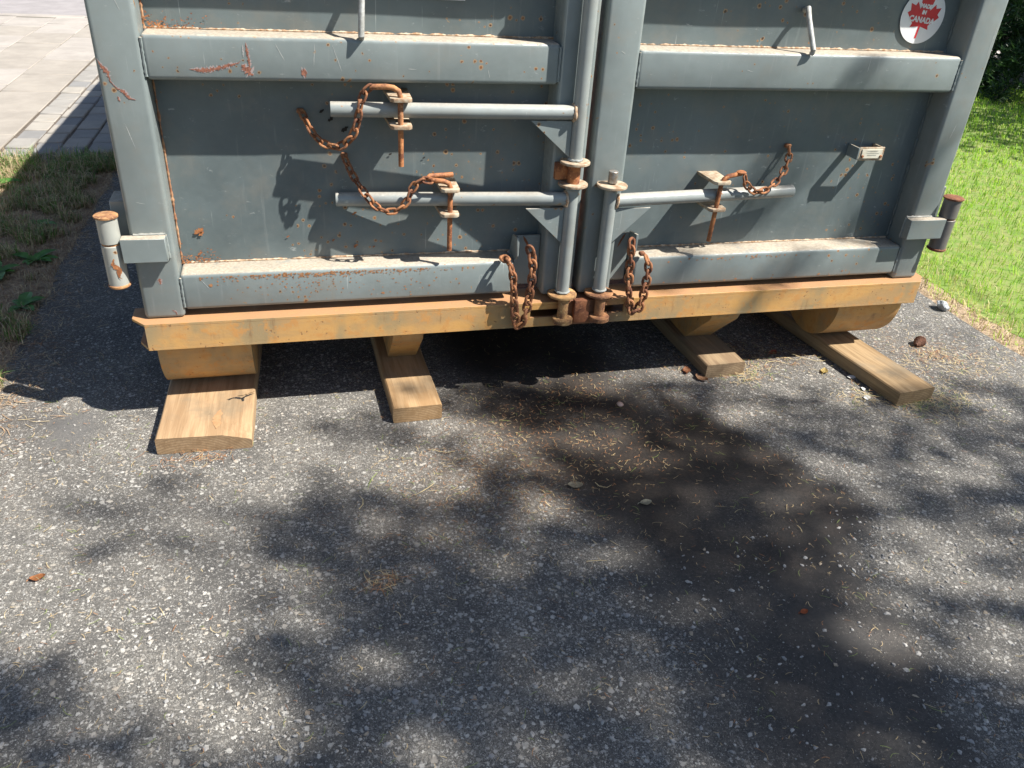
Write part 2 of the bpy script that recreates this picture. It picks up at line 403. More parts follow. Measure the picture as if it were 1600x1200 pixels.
for y in ys:
    for i, x in enumerate(xs):
        xx = x
        if i == 0: xx = -.49 + .035 * nz(0, y, 1, 3.0) + .018 * nz(2, y, 1, 14)
        if i == len(xs) - 1: xx = 2.93 + .05 * nz(5, y, 1, 2.0) + .02 * nz(7, y, 1, 12)
        Vd.append((xx, y, G + .0025 * nz(x, y, 0, 1.7) * (1 if 0 < x < 2.5 else .3)))
        d_ = stain_sd(x, y) + .05 * nz(x, y, 3, 5) + .025 * nz(x, y, 5, 17)
        st.append(sstep(-.04, .05, d_) * (1 if x > 1.45 else sstep(-.04, .22, d_)) * (1 - .3 * sstep(-.75, -1.3, y)) * max(0, min(1, .95 + .45 * nz(x, y, 9, 4.5))))
        sm.append(math.exp(-((x + .235) / .07) ** 4 - ((y + .02) / .10) ** 4) * .6); li.append(litter_amt(x, y))
nx_ = len(xs)
Fd = [(j * nx_ + i, j * nx_ + i + 1, (j + 1) * nx_ + i + 1, (j + 1) * nx_ + i) for j in range(len(ys) - 1) for i in range(nx_ - 1)]
drive = mesh_np("driveway", Vd, Fd, m_asphalt(), smooth=True, origin=(0, 0, G))
for nm, arr in (("stain", st), ("smooth", sm), ("litter", li)):
    a = drive.data.attributes.new(nm, 'FLOAT', 'POINT'); a.data.foreach_set("value", arr)
tag(drive, kind='structure')
def slabs(name, x0, dx, nxx, y0, dy, nyy, gap, z, mats, bev=.004, stag=0.0, th=.05, jit=.002):
    b = MB()
    for i in range(nxx):
        for j in range(nyy):
            o = (i % 2) * stag * dy; ox = random.uniform(-jit, jit); oz = random.uniform(-jit, jit)
            b.box(x0 + i * dx + gap / 2 + ox, x0 + (i + 1) * dx - gap / 2 + ox, y0 + j * dy + o + gap / 2, y0 + (j + 1) * dy + o - gap / 2, z - th, z + oz, bev, 1, random.randrange(len(mats)))
    return tag(b.build(name, mats), kind='structure')
PV = [m_concrete("paver grey", (.27, .255, .235)), m_concrete("paver warm grey", (.32, .295, .26)), m_concrete("paver dark grey", (.21, .205, .20))]
slabs("paving", -1.11, .139, 30, 2.66, .2, 26, .011, G + .004, PV, .006, .5, jit=.005)
sheet("paving_joints", -1.12, 3.06, 2.60, 7.95, G - .004, m_flat("jointing sand", (.13, .11, .09), (.08, .06, .045), 60, .95))
SW = [m_concrete("slab pale", (.335, .305, .275)), m_concrete("slab pale warm", (.30, .27, .235))]
slabs("sidewalk", -3.71, .37, 7, 2.55, .587, 9, .007, G + .004, SW, .004, .35)
sheet("sidewalk_joints", -3.75, -1.12, 2.5, 7.85, G - .003, m_flat("joint dirt", (.12, .095, .07), None, 60, .95))
sheet("road", -40, 40, 8.06, 16, G - .01, m_concrete("old pale road asphalt", (.27, .25, .25)))
kb = MB()
for k in range(26): kb.box(-8 + k * .8 + .003, -8 + (k + 1) * .8 - .003, 7.9, 8.05, G - .06, G + .012, .01, 1)
tag(kb.build("kerb", SW[0]), kind='structure')
sheet("lawn_soil", 2.88, 7.7, -7, 9, G - .005, SOIL)
sheet("walkway", 7.66, 9.6, -20, 7.7, G + .0, m_concrete("pinkish walkway concrete", (.42, .37, .34)))

# ============================================================ DUMPSTER
bin_ = tag(empty("dumpster", (1.2, 0, G + .05)), "grey green steel roll-off container with double doors standing on wooden planks", "dumpster")
# ---- body shell
b = MB()
b.box(.012, 2.388, .108, 4.9, -.066, -.012, 0)
b.build("floor", BRUST, bin_, False)
for x0, x1, nm in ((.0, .05, "side_wall"), (2.35, 2.4, "side_wall")):
    b = MB(); b.box(x0 + .012, x1 - .012, .17, 4.85, -.010, 1.03)
    sx = -1 if x0 < 1 else 1; xe = x0 + .012 if sx < 0 else x1 - .012
    for k in range(9): b.box(min(xe, xe + sx * .05), max(xe, xe + sx * .05), .6 + k * .5, .68 + k * .5, -.008, .96, .006, 2)
    b.box(x0 - .02, x1 + .02, .17, 4.85, 1.0305, 1.09, .012, 2); b.box(x0 + .001, x1 - .001, .108, .169, -.010, 1.05, .006, 2)
    b.build(nm, PAINT, bin_)
b = MB(); b.box(.051, 2.349, 4.8, 4.86, -.01, 1.03, .006); b.box(-.02, 2.42, 4.862, 4.93, 1.0, 1.07, .012)
b.build("rear_wall", PAINT, bin_)
# ---- sill beam with slots
b = MB(); Yf = -.030; zo = .0115
for x0, x1, z0, z1 in ((0, 1.05, -.070, -.008), (1.05, 1.142, -.070, -.048), (1.05, 1.142, -.022, -.008), (1.142, 1.262, -.070, -.008), (1.262, 1.345, -.070, -.046), (1.262, 1.345, -.020, -.008), (1.345, 2.4, -.070, -.008)):
    b.box(x0, x1, Yf, Yf + .008, z0 + zo, z1 + zo)
for z, e in ((-.008, .035), (-.078, .024)):
    b.prism([(0, Yf, z + zo), (2.4, Yf, z + zo), (2.4 + e, .012, z + zo), (2.4 + e, .075, z + zo), (-e, .075, z + zo), (-e, .012, z + zo)], (0, 0, .008), .0008, 1)
b.box(1.05, 1.345, .06, .07, -.070 + zo, -.008 + zo)
b.build("sill_beam", BEAM, bin_, ang=25)
b = MB(); b.box(1.178, 1.226, -.052, Yf - .0005, -.052, .022, .004, 2); b.build("pin_keeper", BRUST, bin_)
# ---- rear rollers / skids and runners under the floor
def drum(x0, x1):
    b = MB(); r = .16; yc, zc = .172, -.09; prof = []
    for k in range(29):
        a = math.pi * (1.0 + k / 28); prof.append((yc + r * math.cos(a), zc + r * math.sin(a)))
    prof = [(prof[0][0], -.068)] + prof + [(prof[-1][0], -.068)]
    b.prism([(x0, y, z) for y, z in prof], (x1 - x0, 0, 0)); 
    return b.build("ground_roller", BEAM, bin_, ang=30)
drum(.012, .256); drum(2.146, 2.392)
for x0, x1 in ((.652, .742), (1.682, 1.782)):
    b = MB(); b.prism([(x0, .008, -.068), (x0, .03, -.115), (x0, .172, -.249), (x0, 4.6, -.249), (x0, 4.6, -.0715), (x0, .1, -.0715), (x0, .1, -.068)], (x1 - x0, 0, 0), .004, 2)
    b.build("runner", BEAM, bin_)

SEAM2 = m_flat('rusty seam', (.42, .25, .14), (.24, .10, .05), 70, .9, .5)
# ---- doors
def panel(x0, x1, z0, z1, parent, seed, rustside):
    b = MB(); nx, nzz = int((x1 - x0) / .035), max(4, int((z1 - z0) / .035)); g = []
    for j in range(nzz + 1):
        row = []
        for i in range(nx + 1):
            x = x0 + (x1 - x0) * i / nx; z = z0 + (z1 - z0) * j / nzz
            e = min(1, 6 * min(i, nx - i) / nx) * min(1, 6 * min(j, nzz - j) / nzz)
            row.append(b.bm.verts.new((x, D + .0035 * nz(x + seed, z, 0, 3.0) * e, z)))
        g.append(row)
    for j in range(nzz):
        for i in range(nx): b.bm.faces.new((g[j][i], g[j][i + 1], g[j + 1][i + 1], g[j + 1][i]))
    # gritty seams in the corners of the recess
    def seam(p, q, r, mi):
        k = max(3, int((Vector(q) - Vector(p)).length / .004)); sd_ = random.random() * 50
        b.tube([Vector(p).lerp(Vector(q), t / k) for t in range(k + 1)], lambda t: r * (.75 + 1.1 * nz(t * .004 + sd_, r, mi, 38) + .5 * nz(t * .004, sd_, 1, 140)), 6, mi, .08)
    seam((x0 + .002, D - .001, z0 + .002), (x1, D - .001, z0 + .002), .0034, 1)
    if rustside: seam((x0 + .003, D - .002, z0), (x0 + .003, D - .002, z1), .0035, 4)
    else: seam((x1 - .003, D - .002, z0), (x1 - .003, D - .002, z1), .004, 0)
    if rustside:   # rust bloom creeping from the corner
        for k in range(130):
            cx = x0 + abs(random.gauss(0, .06)); cz = z0 + abs(random.gauss(0, .016)); r = random.uniform(.0005, .002)
            b.ragged([(cx - r, cz), (cx + r * 1.5, cz + random.uniform(-r, r))], r * 1.6, 2, off=D - .0042 - .00001 * k, step=.0015)
    return b
def door_frame(bars):
    b = MB()
    for bb in bars: b.box(*bb, r=.011, seg=4)
    return b
def torn(b, pts, wid, mi, off):
    w2 = (lambda t: wid(t) * 1.5) if callable(wid) else wid * 1.5
    b.ragged([(x + .0008, z + .0006) for x, z in pts], w2, 4, off=off, step=.0022, jit=.85); b.ragged(pts, wid, mi, off=off - .0003, step=.0018, jit=.8)
def bead(b, p, q, r=.0032, mi=0):
    k = max(3, int((Vector(q) - Vector(p)).length / .005))
    b.tube([Vector(p).lerp(Vector(q), t / k) + Vector((random.uniform(-1, 1), random.uniform(-1, 1), random.uniform(-1, 1))) * .0006 for t in range(k + 1)], r, 6, mi, .25)
# left door
b = door_frame([(0, .1, 0, .1, .012, 1.05), (1.088, 1.184, 0, .1, .020, 1.05), (.1, 1.000, .003, .098, .031, .133), (1.000, 1.088, .056, .098, .031, .133), (.1, 1.088, .003, .098, .614, .714), (.1, 1.088, .003, .098, .95, 1.05)])
for z0, z1 in ((.04, .124), (.622, .706)): bead(b, (.1015, .004, z0), (.1015, .004, z1))
bead(b, (1.0865, .004, .622), (1.0865, .004, .706))
# torn paint on the post and the upper rail
torn(b, [(.004, .66), (.012, .643), (.022, .63), (.024, .612), (.034, .598), (.05, .588), (.058, .575), (.072, .571)], lambda t: .0045 + .003 * math.sin(9 * t), 1, off=-.0005)
torn(b, [(.034, .579), (.036, .568)], .003, 1, off=-.0005)
torn(b, [(.195, .640), (.22, .638), (.25, .641), (.28, .648), (.305, .655), (.312, .662)], lambda t: .008 - .003 * t, 1, off=.0025)
torn(b, [(.325, .70), (.328, .67), (.330, .640)], .004, 1, off=.0025); torn(b, [(.312, .652), (.322, .64), (.335, .628)], .013, 1, off=.0024); torn(b, [(.318, .695), (.317, .668)], .0015, 2, off=.0023)
torn(b, [(.445, .633), (.458, .638)], .014, 1, off=.0025)
torn(b, [(.052, .128), (.053, .110)], .006, 1, off=-.0005); torn(b, [(.07, .036), (.078, .03), (.08, .022)], .003, 1, off=-.0005)
for (a, c, d_, e) in ((.038, .52, .052, .46), (.48, .70, .475, .65), (.52, .70, .54, .64), (.03, .33, .05, .325), (.70, .648, .72, .647), (.06, .79, .07, .76), (.39, .70, .41, .66), (.90, .65, .905, .63), (.15, .12, .17, .09)):
    b.ragged([(a, c), (d_, e)], .0012, 2, off=-.0004 if a < .1 else .0026)
# rust bloom along the top edge of the lower rail
for k in range(520):
    x = min(.85, max(.15, random.gauss(.46, .15))); zz = .124 - abs(random.gauss(0, .006)) if k < 380 else .12 - abs(random.gauss(0, .035)); r = random.uniform(.0005, .0022) * (1 + (random.random() < .06) * 1.2)
    if zz > .04: b.ragged([(x - r, zz), (x + r * 1.4, zz + random.uniform(-r, r))], r * 1.7, 3, off=.0026 - .000006 * (k % 90), step=.0012)
BLOOM = m_flat('orange rust bloom', (.40, .20, .095), (.26, .12, .05), 140, .9, .4)
doorL = b.build("door", [PAINT, CHIP, PALE, BLOOM, PRIMER], bin_)
b = panel(.1, 1.088, .133, .614, doorL, 1, True)
for (x, z, r) in ((.155, .222, .012), (.16, .215, .007), (.38, .20, .004), (.50, .185, .004), (.56, .166, .006), (.61, .162, .003), (.56, .26, .006), (.49, .53, .006), (.51, .51, .007), (.545, .485, .009), (.15, .16, .006), (.66, .42, .004), (.75, .41, .0035)):
    b.ragged([(x - r, z - r * .6), (x, z), (x + r, z + r * .8)], r, 3 if z > .4 else 2, off=D - .0045, step=.002)  # higher marks are flat near black, lower ones orange rust
b.build("door_panel", [PANEL, SEAM, ORUST, NEARBLACK, SEAM2], doorL, recalc=False)
panel(.1, 1.088, .714, .95, doorL, 5, True).build("door_panel", [PANEL, SEAM, ORUST, NEARBLACK, SEAM2], doorL, recalc=False)
# right door
b = door_frame([(1.202, 1.303, 0, .1, .020, 1.05), (2.308, 2.4, 0, .1, .012, 1.05), (1.372, 2.308, .003, .098, .029, .128), (1.303, 1.372, .056, .098, .029, .128), (1.303, 2.308, .003, .098, .605, .705), (1.303, 2.308, .003, .098, .95, 1.05)])
bead(b, (1.3045, .004, .613), (1.3045, .004, .697))
for z0, z1 in ((.038, .12), (.613, .697)): bead(b, (2.3065, .004, z0), (2.3065, .004, z1))
for k in range(60):
    x = random.gauss(1.72, .12) if k < 40 else random.uniform(1.4, 2.25); zz = .117 - abs(random.gauss(0, .007)) if k < 40 else .036 + abs(random.gauss(0, .007)); r = random.uniform(.001, .003)
    b.ragged([(x - r, zz), (x + r * 1.4, zz + random.uniform(-r, r))], r * 1.7, 3, off=.0026 - .000006 * (k % 90), step=.0012)
for (a, c, d_, e) in ((2.385, .80, .002 + 2.383, .70), (2.36, .52, 2.35, .47), (1.62, .66, 1.64, .655), (2.0, .70, 2.0, .66), (1.25, .70, 1.26, .695)):
    b.ragged([(a, c), (d_, e)], .0012, 2, off=-.0004 if (a > 2.31 or a < 1.3) else .0026)
doorR = b.build("door", [PAINT, CHIP, PALE, BLOOM, PRIMER], bin_)
panel(1.303, 2.308, .128, .605, doorR, 9, False).build("door_panel", [PANEL, SEAM, ORUST, NEARBLACK, SEAM2], doorR, recalc=False)
panel(1.303, 2.308, .705, .95, doorR, 13, False).build("door_panel", [PANEL, SEAM, ORUST, NEARBLACK, SEAM2], doorR, recalc=False)

# ---- lock pipes with their flange discs
YP = -.028
def disc(b, x, z, r, t, mi, y=YP): b.lathe((x, y, z - t / 2), (x, y, z + t), ((0, r - .0015), (.0015, r), (t - .0015, r), (t, r - .0015)), 32, mi)
b = MB(); x = 1.143
b.cyl((x, YP, .420), (x, YP, 1.0), .0185); b.cyl((x, YP, .362), (x, YP, .427), .0175, mi=1); b.cyl((x, YP, .040), (x, YP, .360), .0185)
disc(b, x, .424, .041, .008, 2); disc(b, x, .364, .041, .008, 2); disc(b, x, .036, .043, .008, 4); b.cyl((x, YP - .020, -.040), (x, YP - .020, .034), .0155, mi=4); disc(b, x, -.036, .030, .014, 4, YP - .026)
for zz in (.046, .352, .432): b.tube([(x + .019 * math.cos(a), YP + .019 * math.sin(a), zz + random.uniform(-.001, .001)) for a in [k * math.pi / 12 for k in range(25)]], .0035, 6, 3, .3)
b.box(1.094, 1.135, -.016, .0, .372, .418, .002, 1, mi=1)
b.build("lock_pipe", [PIPE, ORUST, CREAM, PIPE, m_rust("ochre rust", (1.2, 1.7, 1.8))], doorL)
b = MB(); x = 1.258
b.cyl((x, YP, .365), (x, YP, .398), .0135, mi=3); disc(b, x, .358, .043, .008, 2); b.cyl((x, YP, .040), (x, YP, .356), .0185); disc(b, x, .034, .043, .008, 1)
b.cyl((x, YP - .020, -.040), (x, YP - .020, .032), .0155, mi=1); disc(b, x, -.036, .030, .014, 1, YP - .026)
for zz in (.046, .348): b.tube([(x + .019 * math.cos(a), YP + .019 * math.sin(a), zz + random.uniform(-.001, .001)) for a in [k * math.pi / 12 for k in range(25)]], .0035, 6, 0, .3)
b.build("lock_pipe", [PIPE, m_rust("brown pin rust", (.85, 1.0, 1.1)), CREAM, STEEL], doorR)
# ---- lever bars
def lever(p, q, door, hollow=True):
    b = MB(); p, q = Vector(p), Vector(q); r = .0185; l = (q - p).length
    b.lathe(p, q, ((0, r), (l - .001, r), (l, r - .001), (l, r - .004), (l - .03, r - .004)), 28)
    for f in b.bm.faces:
        pass
    b.tube([p + Vector((0, .0195 * math.cos(a), .0195 * math.sin(a))) + Vector((random.uniform(-.001, .001), 0, 0)) for a in [k * math.pi / 10 for k in range(21)]], .0045, 6, 1, .35)
    b.build("lever_bar", [PIPE, SEAM], door)
lever((1.126, -.028, .553), (.508, .007, .551), doorL)
lever((1.126, -.028, .323), (.512, .053, .309), doorL)
lever((1.275, -.026, .314), (1.872, .036, .309), doorR)
# ---- gussets
def gus(a, door, y=-.031):
    b = MB(); b.prism([(x, y, z) for x, z in a], (0, .006, 0), .0008, 1); b.build("gusset", PAINT, door)
gus([(1.012, .532), (1.124, .532), (1.124, .436)], doorL); gus([(1.014, .298), (1.124, .298), (1.124, .195)], doorL); gus([(1.383, .292), (1.277, .292), (1.277, .190)], doorR)
# ---- pin brackets, pins, chains
def bracket(x, zt, zb, door, wv=.027, yf=-.031):
    for z in (zt, zb):
        b = MB(); w2 = wv
        b.prism([(x - w2 * 1.15, D - .001, z), (x + w2 * 1.15, D - .001, z), (x + w2, yf + .009, z), (x + w2 - .008, yf, z), (x - w2 + .008, yf, z), (x - w2, yf + .009, z)], (0, 0, .0095), .0015, 2)
        b.build("pin_bracket", CREAM, door)
bracket(.676, .579, .514, doorL, yf=-.050); bracket(.806, .346, .278, doorL, .025); bracket(1.600, .352, .272, doorR, .027)
b = MB(); b.tube([(.675, -.034, .420), (.675, -.034, .506)], .0068, 12, 0); b.tube([(.675, -.034, .506), (.675, -.034, .591), (.671, -.033, .603), (.659, -.030, .610), (.642, -.027, .612), (.604, -.016, .609)], .0068, 12, 1); b.build("locking_pin", [ORUST, m_rust("pin rust grey", (1.15, 1.3, 1.4))], doorL)
b = MB(); b.tube([(.808, -.010, .178), (.808, -.010, .355), (.803, -.010, .366), (.79, -.008, .371), (.758, -.004, .374), (.748, .006, .376), (.756, .017, .378), (.82, .022, .380)], .0068, 12, 0); b.build("locking_pin", PINR, doorL)
b = MB(); b.tube([(1.594, -.016, .178), (1.600, -.016, .355), (1.606, -.016, .366), (1.618, -.014, .373), (1.662, -.008, .379)], .0068, 12, 0); b.lathe((1.660, -.01, .380), (1.660, -.01, .388), ((0, .013), (.004, .0145), (.007, .010)), 18); b.build("locking_pin", ORUST, doorR)
def chain(path, door, mats, anchor=None, L=.036, W=.0235, r=.0032, wig=.25):
    P_ = [Vector(p) for p in path]; dense = []
    for i in range(len(P_) - 1):       # Catmull-Rom
        p0, p1, p2, p3 = P_[max(0, i - 1)], P_[i], P_[i + 1], P_[min(len(P_) - 1, i + 2)]
        for k in range(24):
            t = k / 24; dense.append(.5 * ((2 * p1) + (p2 - p0) * t + (2 * p0 - 5 * p1 + 4 * p2 - p3) * t * t + (3 * p1 - p0 - 3 * p2 + p3) * t ** 3))
    dense.append(P_[-1]); pitch = L - 4 * r; nodes = [dense[0]]; acc = 0
    for a, b_ in zip(dense, dense[1:]):
        seg = (b_ - a).length; 
        while acc + seg >= pitch:
            a = a.lerp(b_, (pitch - acc) / seg); nodes.append(a.copy()); seg = (b_ - a).length; acc = 0
        acc += seg
    b = MB()
    for i, (a, c) in enumerate(zip(nodes, nodes[1:])):
        ax = (c - a).normalized(); base = Vector((0, -1, 0)) if i % 2 else Vector((0, 0, 1)).cross(ax) + Vector((0, .3, 0))
        nrm = Vector((0, -1, 0)) - ax * ax.dot(Vector((0, -1, 0)))
        nrm.normalize(); o = ax.cross(nrm)
        ang = (math.pi / 4 if i % 2 else -math.pi / 4) + random.uniform(-wig, wig)
        b.link((a + c) / 2, ax, nrm * math.cos(ang) + o * math.sin(ang), L, W, r, random.randrange(len(mats)))
    if anchor: b.box(anchor[0] - .009, anchor[0] + .009, anchor[1] - .012, anchor[1] + .004, anchor[2] - .006, anchor[2] + .006, .003, 1)
    return b.build("chain", mats, door)
CH = [m_rust('chain rust', (.92, .98, 1.05)), m_rust('chain rust brown', (.75, .75, .8)), m_rust('chain rust bright', (1.1, 1.15, 1.2))]; CHD = [CH[1], BRUST, CH[0]]
chain([(.440, .070, .532), (.452, .045, .505), (.478, .025, .470), (.520, .000, .460), (.556, -.014, .489), (.572, -.020, .534), (.581, -.022, .577), (.594, -.020, .605), (.608, -.018, .611)], doorL, CH, (.437, .078, .532))
chain([(.540, .070, .417), (.552, .045, .388), (.575, .02, .350), (.612, -.005, .305), (.655, -.010, .292), (.692, -.010, .318), (.706, -.010, .355), (.730, -.008, .375), (.762, -.006, .372)], doorL, CH, (.540, .078, .420))
chain([(1.850, .070, .432), (1.842, .045, .405), (1.81, .015, .365), (1.765, -.004, .332), (1.72, -.012, .324), (1.684, -.014, .345), (1.670, -.012, .378)], doorR, CH, (1.848, .078, .436))
chain([(.962, -.012, .152), (.975, -.050, .142), (.984, -.056, .10), (.990, -.055, .04), (.998, -.056, -.02), (1.012, -.054, -.054), (1.026, -.056, -.02), (1.034, -.056, .04), (1.038, -.058, .10), (1.036, -.058, .16), (1.022, -.054, .200)], doorL, CH, (.962, .0, .146), L=.039, W=.029, r=.0043, wig=.5)
chain([(1.330, -.05, .205), (1.332, -.056, .16), (1.335, -.055, .10), (1.343, -.055, .04), (1.352, -.052, .0), (1.372, -.05, -.032), (1.388, -.053, .0), (1.392, -.056, .06), (1.394, -.054, .12), (1.388, -.03, .150)], doorR, CHD, (1.390, .0, .142), L=.039, W=.029, r=.0043, wig=.5)
# ---- chain keeper plates
def keeper(x0, x1, zt, door, side):
    b = MB(); b.box(x0, x1, .046, .052, .040, zt, .0012, 1)
    xf = x0 - .0065 if side < 0 else x1 + .0005
    b.prism([(xf, -.004, zt + .012), (xf, .050, zt + .004), (xf, .078, .136), (xf, .006, .136), (xf, -.006, .150)], (.006, 0, 0), .0008, 1)
    if side < 0: b.ragged([(x0 + .024, zt - .001), (x0 + .036, zt - .022), (x0 + .046, zt - .045)], .007, 1, off=.0454, jit=.15)  # slot is not cut: its shade is a flat dark strip
    else: b.ragged([(x1 - .012, zt - .001), (x1 - .024, zt - .022), (x1 - .034, zt - .045)], .006, 1, off=.0454, jit=.15)  # mirrored slot, its dark inside likewise coloured on the plate
    b.build("chain_keeper", [PAINT, BRUST], door)
keeper(1.010, 1.087, .192, doorL, -1); keeper(1.304, 1.364, .190, doorR, 1)
# ---- grab rods
for door, p in ((doorL, [(.612, .078, .90), (.604, .05, .86), (.592, -.006, .80), (.588, -.010, .722), (.590, .012, .714)]), (doorR, [(1.806, .080, .806), (1.800, .055, .812), (1.795, .035, .79), (1.803, -.008, .715), (1.806, .0, .706)])):
    b = MB(); b.tube(p, .0075, 12, 0); b.build("grab_rod", [m_flat("worn rod steel", (.40, .41, .40), (.27, .27, .25), 70, .45, .1)], door)
# ---- hinges
def hinge(x, r, z0, z1, door, px0, px1, pz0, pz1, mat, rust, leaf):
    b = MB(); zs = z0 + (z1 - z0) * .62; y = -.004
    b.lathe((x, y, z0), (x, y, z1), ((0, r * .9), (.004, r * 1.10), (.008, r * 1.10), (.010, r)), 28, 1)
    b.cyl((x, y, z0 + .008), (x, y, zs - .002), r, mi=0); b.cyl((x, y, zs - .004), (x, y, zs + .005), r * .9, mi=1); b.cyl((x, y, zs + .003), (x, y, z1 - .003), r, mi=0)
    b.lathe((x, y, z1 - .005), (x, y, z1 + .003), ((0, r), (.002, r * 1.15), (.006, r * 1.15), (.008, r * 1.02)), 28, 1)
    b.box(px0, px1, -.032, -.0005, pz0, pz1, .0015, 1, mi=2)
    for e0, e1 in (((px1 if px0 < 1 else px0, -.003, pz0), (px1 if px0 < 1 else px0, -.003, pz1)), ((max(px0, .01), -.002, pz1 + .001), (min(px1, 2.39), -.002, pz1 + .001))): bead(b, e0, e1, .004, 2)
    if px0 < 1: b.ragged([(x + .004, z0 + .085), (x - .002, z0 + .07), (x + .012, z0 + .055), (x + .008, z0 + .035), (x + .014, z0 + .03)], .010, 3, off=y - r - .0008)
    b.build("hinge", [mat, rust, PAINT, ORUST], door)
    b = MB(); lx0, lx1 = leaf; b.box(lx0, lx1, .045, .125, z0 + (z1 - z0) * .50, z1 + .02, .002, 1); b.build("hinge_leaf", PAINT, bin_)
hinge(-.043, .0245, .112, .300, doorL, -.018, .086, .184, .246, HINGE, m_rust("hinge cap rust", (1.2, 1.55, 1.7)), (-.040, -.004))
hinge(2.440, .027, .112, .288, doorR, 2.284, 2.416, .162, .226, m_paint("brown stained hinge", (.14, .13, .125), 1.0, .3), BRUST, (2.404, 2.446))
# ---- data plate on its bracket
b = MB(); b.box(2.066, 2.153, .026, .030, .402, .442, .001, 1); b.box(2.062, 2.0665, .0262, .081, .404, .440, .001, 1, mi=2); b.box(2.149, 2.1535, .0305, .081, .404, .440, .001, 1)
b.box(2.074, 2.146, .0235, .0255, .409, .437, .0006, 1, mi=1)
for x in (2.078, 2.142): b.lathe((x, .0238, .415), (x, .019, .415), ((0, .0045), (.002, .0045), (.0035, .003)), 10, 3)
for k, (a, c) in enumerate(((2.092, 2.128), (2.090, 2.134), (2.094, 2.126))): b.box(a, c, .0228, .0232, .431 - k * .006, .432 - k * .006, mi=4)
b.build("data_plate", [CREAM, m_flat("ivory plate", (.62, .60, .50), (.52, .48, .38), 50, .5, .1), PAINT, RUST, m_flat("faded print", (.38, .38, .34), None, 50, .6, 0)], doorR)
# ---- round sticker with maple leaf and lettering
def text_mesh(body, size, bold=0.0):
    cu = bpy.data.curves.new("lettering", 'FONT'); cu.body = body; cu.size = size; cu.align_x = 'CENTER'; cu.align_y = 'CENTER'; cu.offset = bold; cu.fill_mode = 'FRONT'
    o = bpy.data.objects.new("lettering", cu); S.collection.objects.link(o); bpy.context.view_layer.update()
    me = bpy.data.meshes.new_from_object(o.evaluated_get(bpy.context.evaluated_depsgraph_get())); bpy.data.objects.remove(o)
    return [tuple(v.co) for v in me.vertices], [tuple(p.vertices) for p in me.polygons]
sc_ = (2.190, .800); sr = .072; y0 = D - .0052
b = MB(); b.lathe((sc_[0], y0 + .0008, sc_[1]), (sc_[0], y0, sc_[1]), ((0, sr), (.0008, sr)), 48, 0)
half = [(0, 1.0), (.17, .66), (.37, .76), (.28, .22), (.52, .50), (.60, .34), (.88, .40), (.78, .12), (.92, .02), (.46, -.36), (.53, -.52), (.05, -.44), (.05, -.92)]
leafp = [(x_ * .060, z_ * .066) for x_, z_ in half] + [(-x_ * .060, z_ * .066) for x_, z_ in half[::-1][:-1]]
tl = .10
def rotp(x_, z_): return (sc_[0] + x_ * math.cos(tl) + z_ * math.sin(tl), sc_[1] + .003 - x_ * math.sin(tl) + z_ * math.cos(tl))
f = b.bm.faces.new([b.bm.verts.new((rotp(x_, z_)[0], y0 - .0006, rotp(x_, z_)[1])) for x_, z_ in leafp]); f.material_index = 1
for body, size, oz in (("MADE", .0145, .024), ("IN", .0135, .008), ("CANADA", .0205, -.012)):
    V_, F_ = text_mesh(body, size, .0010); k = [b.bm.verts.new((rotp(v[0], v[1] + oz)[0], y0 - .0012, rotp(v[0], v[1] + oz)[1])) for v in V_]
    for f_ in F_:
        try: b.bm.faces.new([k[i] for i in f_]).material_index = 2
        except ValueError: pass
stk = b.build("sticker", [m_flat("white vinyl", (.78, .79, .80), (.70, .71, .72), 12, .35, 0), m_flat("red vinyl", (.60, .025, .035), (.52, .02, .03), 30, .4, 0), m_flat("white print", (.8, .8, .8), None, 30, .4, 0)], doorR, smooth=False, recalc=False)
for p_ in stk.data.polygons:
    if p_.material_index and p_.normal.y > 0: p_.flip()
b = MB(); b.box(.607, .852, D - .006, D - .0045, .797, .90); b.box(.74, .845, D - .0064, D - .0061, .8005, .803, mi=1)
b.build("paper_notice", [m_flat("white paper", (.72, .73, .75), (.66, .67, .70), 10, .6, 0), m_flat("print", (.25, .25, .27), None, 10, .6, 0)], doorL)
# ============================================================ PLANKS
def plank(cx, y_front, width, length, rot, mat, label, cham=False, th=.0495):
    b = MB(); w2 = width / 2; k = 26
    rings = []
    for j in range(k + 1):
        y = length * j / k; t = th + .0012 * nz(y, width, 1, 6); dx = .0022 * nz(y, 3, width, 5)
        c = .012 if not cham else .012
        drop = 0.0
        if cham: drop = .020 * sstep(.055, .0, y)
        r = .004
        pts = [(-w2 + r, 0), (w2 - r, 0), (w2, r), (w2, t - drop - r), (w2 - r, t - drop), (w2 * .38, t - drop * .12), (-w2 + r, t), (-w2, t - r), (-w2, r)]
        rings.append([Vector((px + dx, y, pz)) for px, pz in pts])
    b.rings(rings)
    if cham:   # split at a knot near the right edge; its inner shade is flat dark colour
        for pts, wd in (([(.045, .175), (.07, .182), (.088, .176), (.10, .19), (.122, .20)], .007), ([(.088, .176), (.092, .160)], .006), ([(.06, .178), (.05, .172)], .004)):
            b.ragged(pts, wd, 1, plane='z', off=th + .0012, step=.003, jit=.6)
        b.ragged([(.075, .19), (.11, .206), (.123, .215)], .012, 2, plane='z', off=th + .003, step=.004)
        b.ragged([(.03, .03), (.028, .08), (.034, .125)], .020, 3, plane='z', off=th + .0010, step=.006, jit=.35)
    o = b.build("plank", [mat, NEARBLACK, mat, m_flat("brown stain", (.33, .18, .085), (.38, .22, .11), 60, .9)], smooth=True, origin=(0, 0, 0), ang=30)
    o.location = (cx, y_front, G + .0005); o.rotation_euler = (0, 0, rot)
    return tag(o, label, "plank", "wooden planks under the container")
